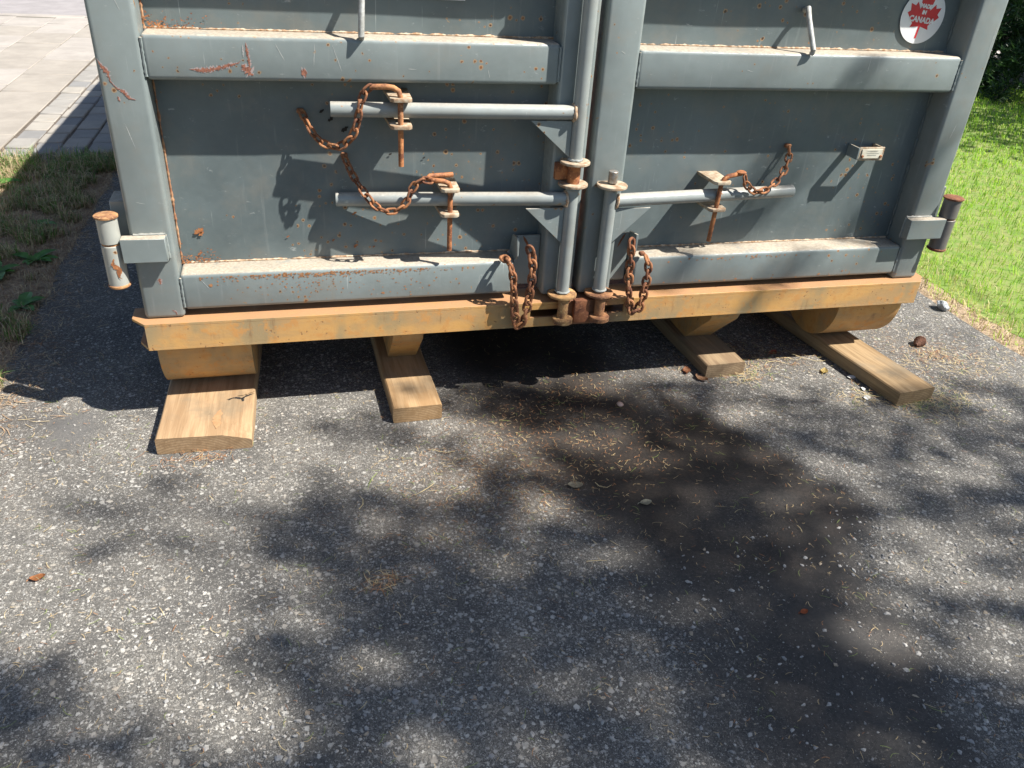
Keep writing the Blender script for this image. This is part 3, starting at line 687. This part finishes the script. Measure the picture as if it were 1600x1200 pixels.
W1 = m_wood("fresh pale lumber", (.39, .265, .15), (.27, .17, .088), .12); W2 = m_wood("pale lumber", (.40, .265, .14), (.29, .175, .08)); W3 = m_wood("weathered lumber", (.30, .215, .125), (.19, .125, .07), .25); W4 = m_wood("weathered tan lumber", (.34, .235, .125), (.21, .135, .065), .25)
plank(.122, -.182, .243, .75, rad(-1.8), W1, "widest pale plank with a split knot, under the left end of the container", True)
plank(.702, -.128, .143, .80, rad(1.6), W2, "narrow pale plank second from left, under the left runner foot")
plank(1.742, -.028, .143, .80, rad(2.5), W3, "short grey brown plank showing under the right runner foot")
plank(2.290, -.282, .147, .80, rad(7.5), W4, "long tan plank sticking out furthest beneath the right end of the container")

# ============================================================ SMALL THINGS ON THE GROUND
def pinecone(x, y, s, rz, label, dark=True, z=G):
    b = MB(); k = 0
    for i in range(11):
        t = i / 10; r = s * .34 * math.sin(math.pi * (.10 + .8 * t)) ** .7; X = s * (t - .5)
        for j in range(8):
            a = 2 * math.pi * (j + .5 * (i % 2)) / 8; c = Vector((X, r * .62 * math.cos(a), r * .62 * math.sin(a)))
            o = Vector((.25 * s, r * .75 * math.cos(a), r * .75 * math.sin(a))); tt = Vector((0, -math.sin(a), math.cos(a))) * r * .42
            b.prism([c - tt, c + o * .6 - tt * 1.1, c + o * .9, c + o * .6 + tt * 1.1, c + tt], Vector((-.05 * s, .1 * r * math.cos(a), .1 * r * math.sin(a))))
    b.lathe((-s * .5, 0, 0), (s * .5, 0, 0), ((0, s * .08), (s * .25, s * .26), (s * .55, s * .28), (s * .95, s * .08)), 10)
    o = b.build("pine_cone", m_flat("cone scales", (.16, .07, .04), (.08, .035, .02), 120, .8) , origin=(0, 0, 0), smooth=False)
    o.location = (x, y, z + s * .3); o.rotation_euler = (.2, -.1, rz); return tag(o, label, "pine cone")
pinecone(2.585, .072, .046, .5, "dark red brown pine cone on the asphalt right of the container")
b = MB(); bmesh.ops.create_icosphere(b.bm, subdivisions=2, radius=.011)
for v in b.bm.verts: v.co *= 1 + .3 * noise.noise(v.co * 70); v.co.z *= .62
st_ = b.build("pebble", m_flat("pink stone", (.55, .36, .28), (.45, .3, .22), 90, .8), origin=(0, 0, 0)); st_.location = (1.326, -.144, G + .006)
tag(st_, "small pinkish pebble lying on the dark wet asphalt", "pebble")
def leaf(x, y, s, rz, col, label, name="dry_leaf", curl=.35, cat="leaf", lobes=0, z=0):
    b = MB(); n_ = 9; rows = []
    for i in range(n_):
        t = i / (n_ - 1); wd = s * .34 * math.sin(math.pi * min(1, t * .92 + .05)) ** .8 * (1 + (.25 * math.sin(t * 23) if lobes else 0)); X = s * (t - .5)
        rows.append([b.bm.verts.new((X, u * wd, .003 + s * curl * (.35 * (2 * t - 1) ** 2 + .5 * u * u * .6) + .0015 * nz(X, u, s, 90))) for u in (-1, -.5, 0, .5, 1)])
    for a, c in zip(rows, rows[1:]):
        for k in range(4): b.bm.faces.new((a[k], a[k + 1], c[k + 1], c[k]))
    bmesh.ops.solidify(b.bm, geom=b.bm.faces[:], thickness=.0006)
    b.tube([(-s * .5, 0, .004 + s * curl * .35), (-s * .62, .003, .003), (-s * .75, .0, .002)], .0007, 5)
    o = b.build(name, m_leaf(label[:14] + " mat", col, .25, .15, .7, 90), origin=(0, 0, 0)); o.location = (x, y, G + z); o.rotation_euler = (0, 0, rz)
    return tag(o, label, cat)
leaf(1.994, .093, .036, .4, (.38, .09, .05), "red brown dry leaf between the third and fourth planks")
leaf(1.655, -.035, .045, 2.2, (.36, .20, .11), "tan dry leaf at the front left corner of the third plank")
leaf(1.628, .020, .040, 1.2, (.28, .12, .06), "rust brown curled leaf against the left side of the third plank")
leaf(2.106, -.055, .036, .8, (.50, .38, .14), "yellow crumpled leaf left of the longest plank")
leaf(-.193, -.605, .03, .2, (.42, .18, .07), "orange dead leaf near the left edge of the driveway foreground")
leaf(1.225, -.60, .032, .1, (.50, .46, .34), "pale dry leaf on the dark stain in the middle of the driveway", curl=.1)
leaf(1.065, -.50, .04, -.2, (.42, .37, .27), "beige leaf scrap lying on the brown litter patch", curl=.15)
leaf(1.43, -1.02, .02, .2, (.45, .13, .05), "small orange red leaf in the lower right foreground", curl=.15)
b = MB(); bmesh.ops.create_icosphere(b.bm, subdivisions=3, radius=.026)
for v in b.bm.verts:
    v.co *= 1 + .45 * noise.noise(v.co * 45) + .15 * noise.noise(v.co * 120); v.co.z *= .7; v.co.x *= .8
o = b.build("plastic_wrapper", m_flat("crumpled clear plastic", (.40, .42, .44), (.28, .30, .32), 60, .3, .3), origin=(0, 0, 0), smooth=False); o.location = (2.905, .335, G + .02)
tag(o, "crumpled grey white plastic wrapper at the lawn edge right of the container", "wrapper")
for x, y, s, rz, lb in ((2.178, -.105, .030, .2, "white paper scrap beside the longest plank, closest to the container"), (2.172, -.180, .022, 1.0, "white paper scrap against the longest plank, middle of three"), (2.150, -.232, .030, .5, "white paper scrap near the outer end of the longest plank")):
    b = MB(); k = [(s * (.5 + .12 * random.random()) * math.cos(a), s * .34 * math.sin(a)) for a in [i * math.pi / 4 for i in range(8)]]
    b.prism([(px, py, .001 + .004 * random.random()) for px, py in k], (0, 0, .0008)); o = b.build("paper_scrap", m_flat("white scrap", (.72, .72, .72), (.6, .6, .58), 40, .7, 0), origin=(0, 0, 0), smooth=False)
    o.location = (x, y, G + .002); o.rotation_euler = (.08, .05, rz); tag(o, lb, "paper scrap")

# ============================================================ LITTER (uncountable needles, straw, bark crumbs)
NEED = [m_leaf("needle orange", (.36, .17, .07), .2, .1, .7), m_leaf("needle tan", (.46, .34, .18), .2, .1, .7), m_leaf("needle brown", (.17, .085, .045), .2, .1, .8), m_leaf("needle green", (.20, .25, .07), .2, .1, .6), m_leaf("straw", (.60, .48, .26), .2, .2, .6)]
class Bl:
    def __init__(s): s.V, s.F, s.M = [], [], []
    def strip(s, pts, wd, mi, up=Vector((0, 0, 1))):
        n0 = len(s.V); k = len(pts)
        for i, p in enumerate(pts):
            t = (pts[min(i + 1, k - 1)] - pts[max(i - 1, 0)]); o = t.cross(up)
            if o.length < 1e-6: o = Vector((1, 0, 0))
            o = o.normalized() * wd * .5 * (1 if i < k - 1 else .25)
            s.V += [tuple(p - o), tuple(p + o)]
        for i in range(k - 1): a = n0 + 2 * i; s.F.append((a, a + 1, a + 3, a + 2)); s.M.append(mi)
    def build(s, name, mats, parent=None, origin=None):
        o = mesh_np(name, s.V, s.F, mats, s.M, parent, False, origin); return o
def needle(B, x, y, z, L, wd, mi, curv=.3, tilt=.15):
    a = random.uniform(0, 6.283); c = random.uniform(-curv, curv) * 2; p = Vector((x, y, z)); pts = [p.copy()]; zt = random.uniform(0, tilt)
    for k in range(3):
        p = p + Vector((math.cos(a), math.sin(a), zt if k < 1 else -zt * .4)) * L / 3; p.z = max(p.z, z); a += c; pts.append(p.copy())
    B.strip(pts, wd, mi)
B = Bl(); cnt = 0
while cnt < 9500:
    x, y = random.uniform(-.5, 2.9), random.uniform(-1.5, .45)
    d_ = litter_amt(x, y) * .9 + .07 + .5 * max(0, nz(x, y, 2, 4)) * .35
    if random.random() > d_: continue
    cnt += 1; g_ = litter_amt(x, y)
    mi = random.choices(range(5), (4 * g_ + .6, 2 + g_, 2.5 * g_ + .5, .5, .35))[0]
    needle(B, x, y, G + .0035 + random.uniform(0, .003), random.uniform(.004, .019) * (1.7 if mi > 2 else 1), random.uniform(.0007, .0014), mi)
for cx, cy, r, k, mix_ in ((2.36, -.30, .09, 420, (1, 1, 0, 3, 5)), (2.62, -.09, .13, 260, (1, 3, 0, 1, 5)), (2.60, .0, .05, 120, (4, 3, 2, 0, 2)), (1.82, -.03, .05, 160, (1, 2, 0, 2, 5)), (2.16, -.22, .06, 130, (1, 2, 0, 1, 4)), (2.0, .10, .16, 160, (2, 2, 1, 1, 4)), (.10, -.20, .05, 90, (6, 2, 3, 0, 0)), (.53, -.76, .028, 60, (4, 3, 2, 0, 1)), (-.45, .5, .05, 50, (5, 1, 3, 0, 0))):
    for i in range(k):
        needle(B, random.gauss(cx, r), random.gauss(cy, r * .55), G + .003 + abs(random.gauss(0, .004)), random.uniform(.012, .045), random.uniform(.0008, .0017), random.choices(range(5), mix_)[0])
for x, y, L, mi in ((.70, -.43, .07, 4), (.56, -.36, .08, 3), (1.12, -.50, .06, 4), (1.85, .09, .16, 4), (2.05, .12, .2, 4), (2.0, .02, .1, 4), (.5, -.5, .06, 4), (1.0, -.78, .05, 4), (.78, -.30, .07, 4)):
    needle(B, x, y, G + .005, L, .0022, mi, .5, .05)
tag(B.build("needle_litter", NEED, origin=(1.2, -.4, G)), "scattered brown needles and straw over the asphalt driveway", "needle litter", kind='stuff')
# loose pale chips lying on the asphalt: relief in the foreground
C = Bl(); CM = [m_flat("pale chip", (.42, .40, .37), (.30, .285, .27), 120, .85, .2), m_flat("grey chip", (.30, .295, .29), (.22, .21, .2), 120, .85, .2), m_flat("tan chip", (.42, .34, .25), (.3, .24, .18), 120, .85, .2)]
def chip(x, y, s, mi):
    n0 = len(C.V); k = random.choice((4, 5, 5, 6)); a0 = random.uniform(0, 6.28); el = random.uniform(.35, .95); ra = random.uniform(0, 3.14); top = []
    for rr, zz in ((1.0, -.001), (.62, s * random.uniform(.12, .30))):
        for i in range(k):
            a = a0 + 6.283 * i / k; r = s * rr * random.uniform(.5, 1.2); px, py = r * math.cos(a), r * el * math.sin(a)
            C.V.append((x + px * math.cos(ra) - py * math.sin(ra), y + px * math.sin(ra) + py * math.cos(ra), G + .0015 + zz))
    for i in range(k): j = (i + 1) % k; C.F.append((n0 + i, n0 + j, n0 + k + j, n0 + k + i)); C.M.append(mi)
    C.F.append(tuple(n0 + k + i for i in range(k))); C.M.append(mi)
cnt = 0
while cnt < 7000:
    x, y = random.uniform(-.5, 2.2), random.uniform(-1.45, .2)
    keep = .35 + .9 * sstep(-.1, -1.1, y) - .95 * sstep(.0, .12, stain_sd(x, y) + .04 * nz(x, y, 5, 17)) * (1 if y > -.75 else .75)
    if random.random() > keep * (.5 + 1.0 * abs(nz(x, y, 4, 3))): continue
    cnt += 1; chip(x, y, .0013 + (.0036 + .0036 * sstep(-.4, -1.0, y)) * random.random() ** 3.4, random.choices((0, 1, 2), (5, 3, 1))[0])
tag(C.build("stone_chips", CM, origin=(.8, -.7, G)), "loose pale stone chips over the asphalt driveway", "stone chips", kind='stuff')

# ============================================================ GRASS, WEEDS, LAWN
GR = [m_leaf("lawn bright", (.34, .54, .05), .3, .45), m_leaf("lawn mid", (.22, .42, .04), .3, .45), m_leaf("lawn yellow", (.52, .55, .14), .3, .4), m_leaf("dry straw grass", (.62, .50, .30), .25, .3, .7), m_leaf("dead brown grass", (.36, .26, .16), .25, .2, .8)]
def blade(B, x, y, h, wd, mi, lean=.5, z=G - .004):
    a = random.uniform(0, 6.283); l = random.uniform(.1, lean) * h; p = Vector((x, y, z)); d_ = Vector((math.cos(a), math.sin(a), 0)); s_ = Vector((-d_.y, d_.x, 0)) * wd * .5
    n0 = len(B.V); m_ = p + d_ * l * .35 + Vector((0, 0, h * .6)); t = p + d_ * l + Vector((0, 0, h * (1 - .35 * l / h)))
    B.V += [tuple(p - s_), tuple(p + s_), tuple(m_ + s_ * .8), tuple(m_ - s_ * .8), tuple(t)]
    B.F += [(n0, n0 + 1, n0 + 2, n0 + 3), (n0 + 3, n0 + 2, n0 + 4)]; B.M += [mi, mi]
B = Bl()
edge = lambda y: 2.93 + .05 * nz(5, y, 1, 2.0)
for i in range(88000):
    v = random.random() ** 1.2; y = -1.9 + 9.3 * v; x = edge(y) + .01 + random.random() ** 1.3 * 4.7 
    if x > 7.62 or (x - 2.9) > 2.2 + (y + 1.9) * 1.25: continue
    e = x - edge(y) + .08 * nz(x, y, 1, 5); far = max(1, (x + y - 2.5) * .42)
    if e < .10 + .08 * nz(x, y, 8, 3): mi = random.choices((0, 2, 3, 4), (1.0, 2, 5, 2.5))[0]; h = random.uniform(.02, .05); lean = 1.6
    elif e < .40 + .2 * nz(x, y, 8, 2): mi = random.choices((0, 1, 2, 3), (5, 2, 3, 2))[0]; h = random.uniform(.03, .06); lean = 1.0
    else: mi = random.choices((0, 1, 2), (7, 3.5, 1.2))[0]; h = random.uniform(.022, .05); lean = 1.1
    if e < .05 and random.random() < .5: continue
    blade(B, x, y, h, .003 * far ** .8, mi, lean)
tag(B.build("lawn_grass", GR, origin=(4, 2, G)), "bright green mown lawn right of the driveway with a dry straw edge", "lawn", kind='stuff')
b = MB(); pe = None
for k in range(280):
    y = -6.2 + k * .0495; cur = (b.bm.verts.new((3.06 + .05 * nz(5, y, 1, 2.0) + .06 * nz(8, y, 1, 9) + .03 * nz(8, y, 3, 31), y, G - .0035)), b.bm.verts.new((7.655, y, G - .0035)))
    if pe: b.bm.faces.new((pe[0], pe[1], cur[1], cur[0]))
    pe = cur
tag(b.build("lawn_base", m_flat("green thatch", (.12, .20, .03), (.20, .22, .07), 14, .95, .5), smooth=False, recalc=False), kind="structure")
B = Bl()
edgeL = lambda y: -.49 + .035 * nz(0, y, 1, 3.0)
for i in range(46000):
    y = random.uniform(-1.9, 2.62) if i % 3 == 0 else random.uniform(-.1, 2.62); x = edgeL(y) - abs(random.gauss(0, .36 if i % 3 else .7)) + .01
    if x < -2.1: continue
    clump = nz(x, y, 2, 5.5) + .45 * nz(x, y, 6, 17); e = edgeL(y) - x; top = sstep(2.25, 2.5, y)
    if clump + top * .35 < .04 + .16 * sstep(.2, 0, e): 
        if random.random() < .72: continue
        mi = random.choices((3, 4), (1, 2))[0]; h = random.uniform(.008, .03); lean = 2.2
    else: mi = random.choices(range(5), (1.7 + 3 * top, 1.7 + 2 * top, 1.4, 2.8, 2.8))[0]; h = random.uniform(.025, .085) + .045 * top * random.random(); lean = 1.3
    blade(B, x, y, h, random.uniform(.0022, .0036), mi, lean, G - .006)
for i in range(5500):
    y = random.uniform(-.1, 2.6); x = edgeL(y) + random.gauss(-.16, .14)
    needle(B, x, y, G + .002, random.uniform(.02, .06), random.uniform(.0012, .0024), random.choice((3, 4, 4)), .4, .3)
VG = [m_leaf("verge green", (.16, .30, .055), .3, .35), m_leaf("verge dull green", (.13, .22, .055), .3, .35), m_leaf("verge olive", (.32, .31, .12), .3, .3), m_leaf("verge straw", (.58, .46, .28), .25, .3, .7), m_leaf("verge dead grass", (.38, .26, .16), .25, .2, .8)]
tag(B.build("verge_grass", VG, origin=(-.9, 1.2, G)), "patchy half dead grass and litter on the soil verge left of the driveway", "grass", kind='stuff')
WEED = m_leaf("broad weed leaf", (.10, .24, .045), .3, .4, .45, 40)
def weed(x, y, s, k, label, spread=1.0):
    b = MB()
    for i in range(k):
        a = 6.283 * i / k + random.uniform(-.4, .4); L = s * random.uniform(.6, 1.1); lift = random.uniform(.25, .8); rows = []
        for j in range(7):
            t = j / 6; wd = L * .24 * math.sin(math.pi * min(1, .08 + t * .9)) ** .8 * (1 + .12 * math.sin(t * 19)); R_ = L * t; z = .004 + L * lift * (t - .62 * t * t)
            c, s_ = math.cos(a), math.sin(a)
            rows.append([b.bm.verts.new((R_ * c - u * wd * s_, R_ * s_ + u * wd * c, z + abs(u) * wd * .35)) for u in (-1, 0, 1)])
        for p_, q_ in zip(rows, rows[1:]):
            for m in (0, 1): b.bm.faces.new((p_[m], p_[m + 1], q_[m + 1], q_[m]))
    o = b.build("weed", WEED, origin=(0, 0, 0)); o.location = (x, y, G - .004); return tag(o, label, "weed", "broad leaved weeds on the verge")
weed(-.545, .80, .085, 7, "dark green dock like weed beside the left hinge, lower one")
weed(-.60, 1.22, .09, 8, "green weed at the driveway edge above the lower dock like weed")
weed(-.70, 1.10, .10, 7, "flat green weed rosette left of the driveway, middle of the verge")
weed(-1.00, 2.16, .16, 5, "largest broad green leaf weed at the far left of the verge")
weed(-.74, 2.30, .07, 8, "small green weed below the shaded pavers")
weed(-.60, 2.52, .09, 12, "bushy green weed against the pavers beside the door post")
weed(-.63, .42, .07, 7, "green weed at the lowest left end of the verge")
weed(-.66, 1.62, .07, 7, "small green weed in the upper part of the verge near the driveway")

# ============================================================ CONIFER BUSH (top right) AND SHADE TREE
NG = [m_leaf("dark conifer needles", (.022, .055, .014), .35, .25), m_leaf("conifer needles", (.035, .085, .02), .35, .3), m_leaf("light conifer tips", (.06, .13, .03), .3, .3)]
BARK = m_flat("bark", (.12, .085, .06), (.07, .05, .035), 25, .95, .8)
def spray(B, p, d_, L, mi, k=14, nl=.028, wd=.0028):
    d_ = d_.normalized(); u = d_.orthogonal().normalized(); v = d_.cross(u)
    for i in range(k):
        t = i / k; a = random.uniform(0, 6.283); o = (u * math.cos(a) + v * math.sin(a)) * .9 + d_ * .55
        q_ = p + d_ * L * t; B.strip([q_, q_ + o.normalized() * nl * random.uniform(.7, 1.2)], wd, mi, Vector((random.uniform(-1, 1), random.uniform(-1, 1), .4)))
root = tag(empty("conifer", (8.5, 5.0, G)), "dark green conifer with low hanging boughs beyond the lawn at the top right", "tree")
b = MB(); b.tube([(8.5, 5.0, G - .05), (8.52, 5.0, 1.2), (8.48, 5.02, 2.6), (8.5, 5.0, 3.9)], lambda i: (.11, .085, .055, .015)[i], 12, 0)
B = Bl()
for i in range(300):
    t = random.random() ** 1.2; z = .32 + 3.4 * t; a = random.uniform(0, 6.283); L = (1.75 * (1 - t) + .2) * random.uniform(.75, 1.15)
    d_ = Vector((math.cos(a), math.sin(a), -.12)); p = Vector((8.5, 5.0, z)); pts = [p + d_ * L * s_ + Vector((0, 0, -.25 * L * s_ * s_)) for s_ in (0, .35, .7, 1)]
    b.tube(pts, lambda k: (.014, .010, .006, .003)[k], 5)
    for k in range(int(26 * L) + 8):
        s_ = random.random() ** .6; j = min(2, int(s_ * 3)); q_ = pts[j].lerp(pts[j + 1], s_ * 3 - j); side = Vector((-d_.y, d_.x, 0)) * random.choice((-1, 1))
        dd = (d_ * .6 + side * random.uniform(.2, 1) + Vector((0, 0, random.uniform(-.55, .1)))).normalized()
        spray(B, q_, dd, random.uniform(.12, .3), random.choices((0, 1, 2), (5, 3, 1))[0], 15, .07, .014)
b.build("trunk", BARK, root); B.build("crown", NG, root)

# shade tree to the right of the photographer: its boughs throw the dappled shade
t2 = tag(empty("garden_tree", (8.7, 2.0, G)), "small leafy tree at the far side of the lawn right of the container", "tree")
b = MB(); b.tube([(8.7, 2.0, G - .1), (8.65, 2.05, 1.2), (8.5, 2.2, 2.4), (8.4, 2.3, 3.6)], lambda i: (.10, .08, .06, .02)[i], 10, 0); B = Bl()
for i in range(9):
    a = i * .7; q_ = Vector((8.5, 2.2, 1.6 + .2 * i)); b.tube([q_, q_ + Vector((math.cos(a) * .6, math.sin(a) * .6, .3)), q_ + Vector((math.cos(a) * 1.2, math.sin(a) * 1.2, .5))], lambda k: (.03, .02, .006)[k], 6)
for i in range(5200):
    o = Vector((random.gauss(0, 1), random.gauss(0, 1), random.gauss(0, .7))).normalized() * random.random() ** .4 * 1.45
    if noise.noise(o * 1.6 + Vector((4, 4, 4))) < -.08: continue
    c0 = Vector((8.35, 2.25, 3.1)) + o; dd = Vector((random.gauss(0, 1), random.gauss(0, 1), random.gauss(0, .5))).normalized(); nn = dd.cross(Vector((random.gauss(0, .5), random.gauss(0, .5), 1))).normalized() * .035
    n0 = len(B.V); B.V += [tuple(c0), tuple(c0 + dd * .05 + nn), tuple(c0 + dd * .11), tuple(c0 + dd * .05 - nn)]; B.F.append((n0, n0 + 1, n0 + 2, n0 + 3)); B.M.append(i % 3)
b.build("trunk", BARK, t2); B.build("crown", NG, t2)
MASK = """111111111111188888888888888888888888888888888888888888888333333333333333
111111111111188888888888888888888888888888888888888888888333333333333333
111111111111188888888888888888888888888888888888888888888333333333333333
111111111111188888888888888888888888888888888888888888888333333333333333
111111111111188888888888888888888888888888888888888888888333333333333333
111111111111188888888888888888888888887666788888888888888333333333333333
111111111111188888888888888888888888876555567888888888888333333333333333
111111111111188888888888888886888888875545555788888888888333333333333333
111111111111188888888634888888888888886554355678888888888333333333333333
111111111111188886275332888558887888887555550167888888888333333333333333
111111111111188887721365888888888888888644035556788888888333333333333333
111111111111188765622246888888668888888723444445678888888333333333333333
111111111111187532100033288881188888888624434444557888888333333333333333
111111111111175321000012488567888888888515224444456788888333333333333333
111111111111153111001002674248858888888315234444445678888333333333333333
111111111111132111141002578888711884888773134444445678888333333333333333
111111111111121111110013578711888877588827465544455678888333333333333333
111111111111121111110112561112534870225885876676666666788333333333331111
111111111111111111243111320015201510888811656766665445568333331111111111
111111111111111111110111223454001527888601555535643577411111111111111111
111111111111111111100111144411127888888735532222211111111111111111111111
111111111111111111111111121232378886758876111111111111111111111111111111
111111111111121111111111111357888861111111111111111111111111111111111111
000000000000000000000000000000000000111111111111111111111111111111111111
000000000000000000000000000000000003311331331111111111111111111111111111
000000000000000000000000000000000000111111331111111111111111111111111111
000000000000000000000000000000000000333111311111111111111111111111111111
000000000000000000000000000000300000133111111111111111111111111111111111
000000000000000000000000000000000000111111111111111111111111111111111111
000000000000000000000000000000000000111111111111111111111111111111111111
000000000000000000000000000000000000111111111111111111111111111111111111
000000000000000000000000000000000000111111111111111111111111111111111111
000000000000000000000000000000000000111111111111111111111111111111111111
000000000000000000000000000000000000111111111111111111111111111111111111
000000000000000000000000000000000000111111111111111111111111111111111111
000000000000000000000000000000000000111111111111111111111111111111111111
000000000000000000000000000000000000111111111111111111111111111111111111
000000000000000000000000000000000000111111111111111111111111111111111111""".split()
U0, V0, CS = -1.6, -1.8, .08
BASE = Vector((7.6, -4.9, G))
tree = tag(empty("shade_tree", BASE), "large spreading tree standing right of the driveway behind the photographer", "tree")
tr = MB(); trunk_pts = [BASE + Vector((0, 0, -.1)), BASE + Vector((-.05, .02, 1.5)), BASE + Vector((-.15, .05, 3.4)), BASE + Vector((-.2, .1, 5.6)), BASE + Vector((-.1, .1, 8.6)), BASE + Vector((0, .1, 11.2))]
tr.tube(trunk_pts, lambda i: (.30, .24, .20, .16, .10, .03)[i], 16, 0, .04)
B = Bl(); kx = SUN.x / SUN.z; ky = SUN.y / SUN.z
LF = [m_leaf("canopy leaf", (.05, .12, .02), .3, .25), m_leaf("canopy leaf dark", (.035, .09, .015), .3, .2)]
nyv, nxv = len(MASK), len(MASK[0]); cl = []
def tuft(c, r, k=9, s=.052):
    for i in range(k):
        o = Vector((random.gauss(0, 1), random.gauss(0, 1), random.gauss(0, 1))); o = o.normalized() * r * random.random() ** .5
        p = c + o; a = random.uniform(0, 6.283); e = random.uniform(-.5, .5); d_ = Vector((math.cos(a) * math.cos(e), math.sin(a) * math.cos(e), math.sin(e))); n_ = d_.cross(Vector((random.gauss(0, .5), random.gauss(0, .5), 1))).normalized() * s * .36
        n0 = len(B.V); B.V += [tuple(p), tuple(p + d_ * s * .5 + n_), tuple(p + d_ * s), tuple(p + d_ * s * .5 - n_)]; B.F.append((n0, n0 + 1, n0 + 2, n0 + 3)); B.M.append(i % 2)
TD = 2.6
for j in range(nyv):
    for i in range(nxv):
        c_ = int(MASK[j][i]) / 9 * min(1.05, max(.45, .90 + .55 * nz(i * CS, j * CS, 2, 7.0))) * .85 + (.07 if MASK[j][i] in '789' else 0)
        if c_ <= .11: continue
        lam = -math.log(1 - c_); area = CS * CS; n_t = lam * area / (math.pi * .036 ** 2) * 1.05
        for k in range(int(n_t) + (random.random() < n_t % 1)):
            u = U0 + (i + random.random()) * CS; v = V0 + (j + random.random()) * CS
            lay = .5 + .5 * math.sin(3.1 * u + 1.7 * v + 2 * nz(u, v, 0, .8)); z = 5.2 + .9 * lay + random.gauss(0, .2) + .2 * max(0, u)
            c0 = Vector((u + kx * (z - G), v + ky * (z - G), z)); tuft(c0, .046)
            if random.random() < .035: cl.append(c0)
# crown over and beyond the part that shades the picture
for k in range(3800):
    a = random.uniform(0, 6.283); z = random.uniform(4.9, 10.8); R_ = 3.8 * math.sin(math.pi * min(1, (z - 4.0) / 7.6)) * random.random() ** .45
    c0 = BASE + Vector((R_ * math.cos(a), R_ * math.sin(a), z))
    gx, gy = c0.x - kx * (c0.z - G), c0.y - ky * (c0.z - G)
    if U0 - .1 < gx < U0 + nxv * CS + .6 and V0 - .1 < gy < 4.5: continue
    tuft(c0, .16, 22, .085)
random.shuffle(cl)
limbs = []
for ang, z0, L in ((2.6, 4.6, 2.6), (2.9, 4.9, 3.2), (3.1, 4.7, 3.2), (2.2, 5.0, 2.4), (3.4, 5.2, 3.0), (1.6, 6.4, 3), (.6, 6.2, 3), (-.6, 6.6, 3), (-1.8, 6.4, 3), (4.0, 6.8, 3), (2.6, 8.0, 2.6), (.2, 8.4, 2.4), (-2.4, 8.6, 2.2)):
    p = BASE + Vector((-.15, .05, z0)); pts = [p.copy()]; a = ang
    for k in range(9): a += random.uniform(-.12, .12); p = p + Vector((math.cos(a), math.sin(a), .20 - .03 * k)) * L / 9; pts.append(p.copy())
    tr.tube(pts, lambda i: .02 * (1 - i / 9.6) + .004, 8, 0, .05); limbs += pts
for c0 in cl[:260]:
    if c0.x - kx * (c0.z - G) < .35 or c0.y - ky * (c0.z - G) > -.1: continue
    q_ = min(limbs, key=lambda m: (m - c0).length); mid = q_.lerp(c0, .5) + Vector((0, 0, .12)); tr.tube([q_, mid, c0], lambda i: (.011, .007, .003)[i], 5)
tr.build("trunk", BARK, tree); B.build("crown", LF, tree)
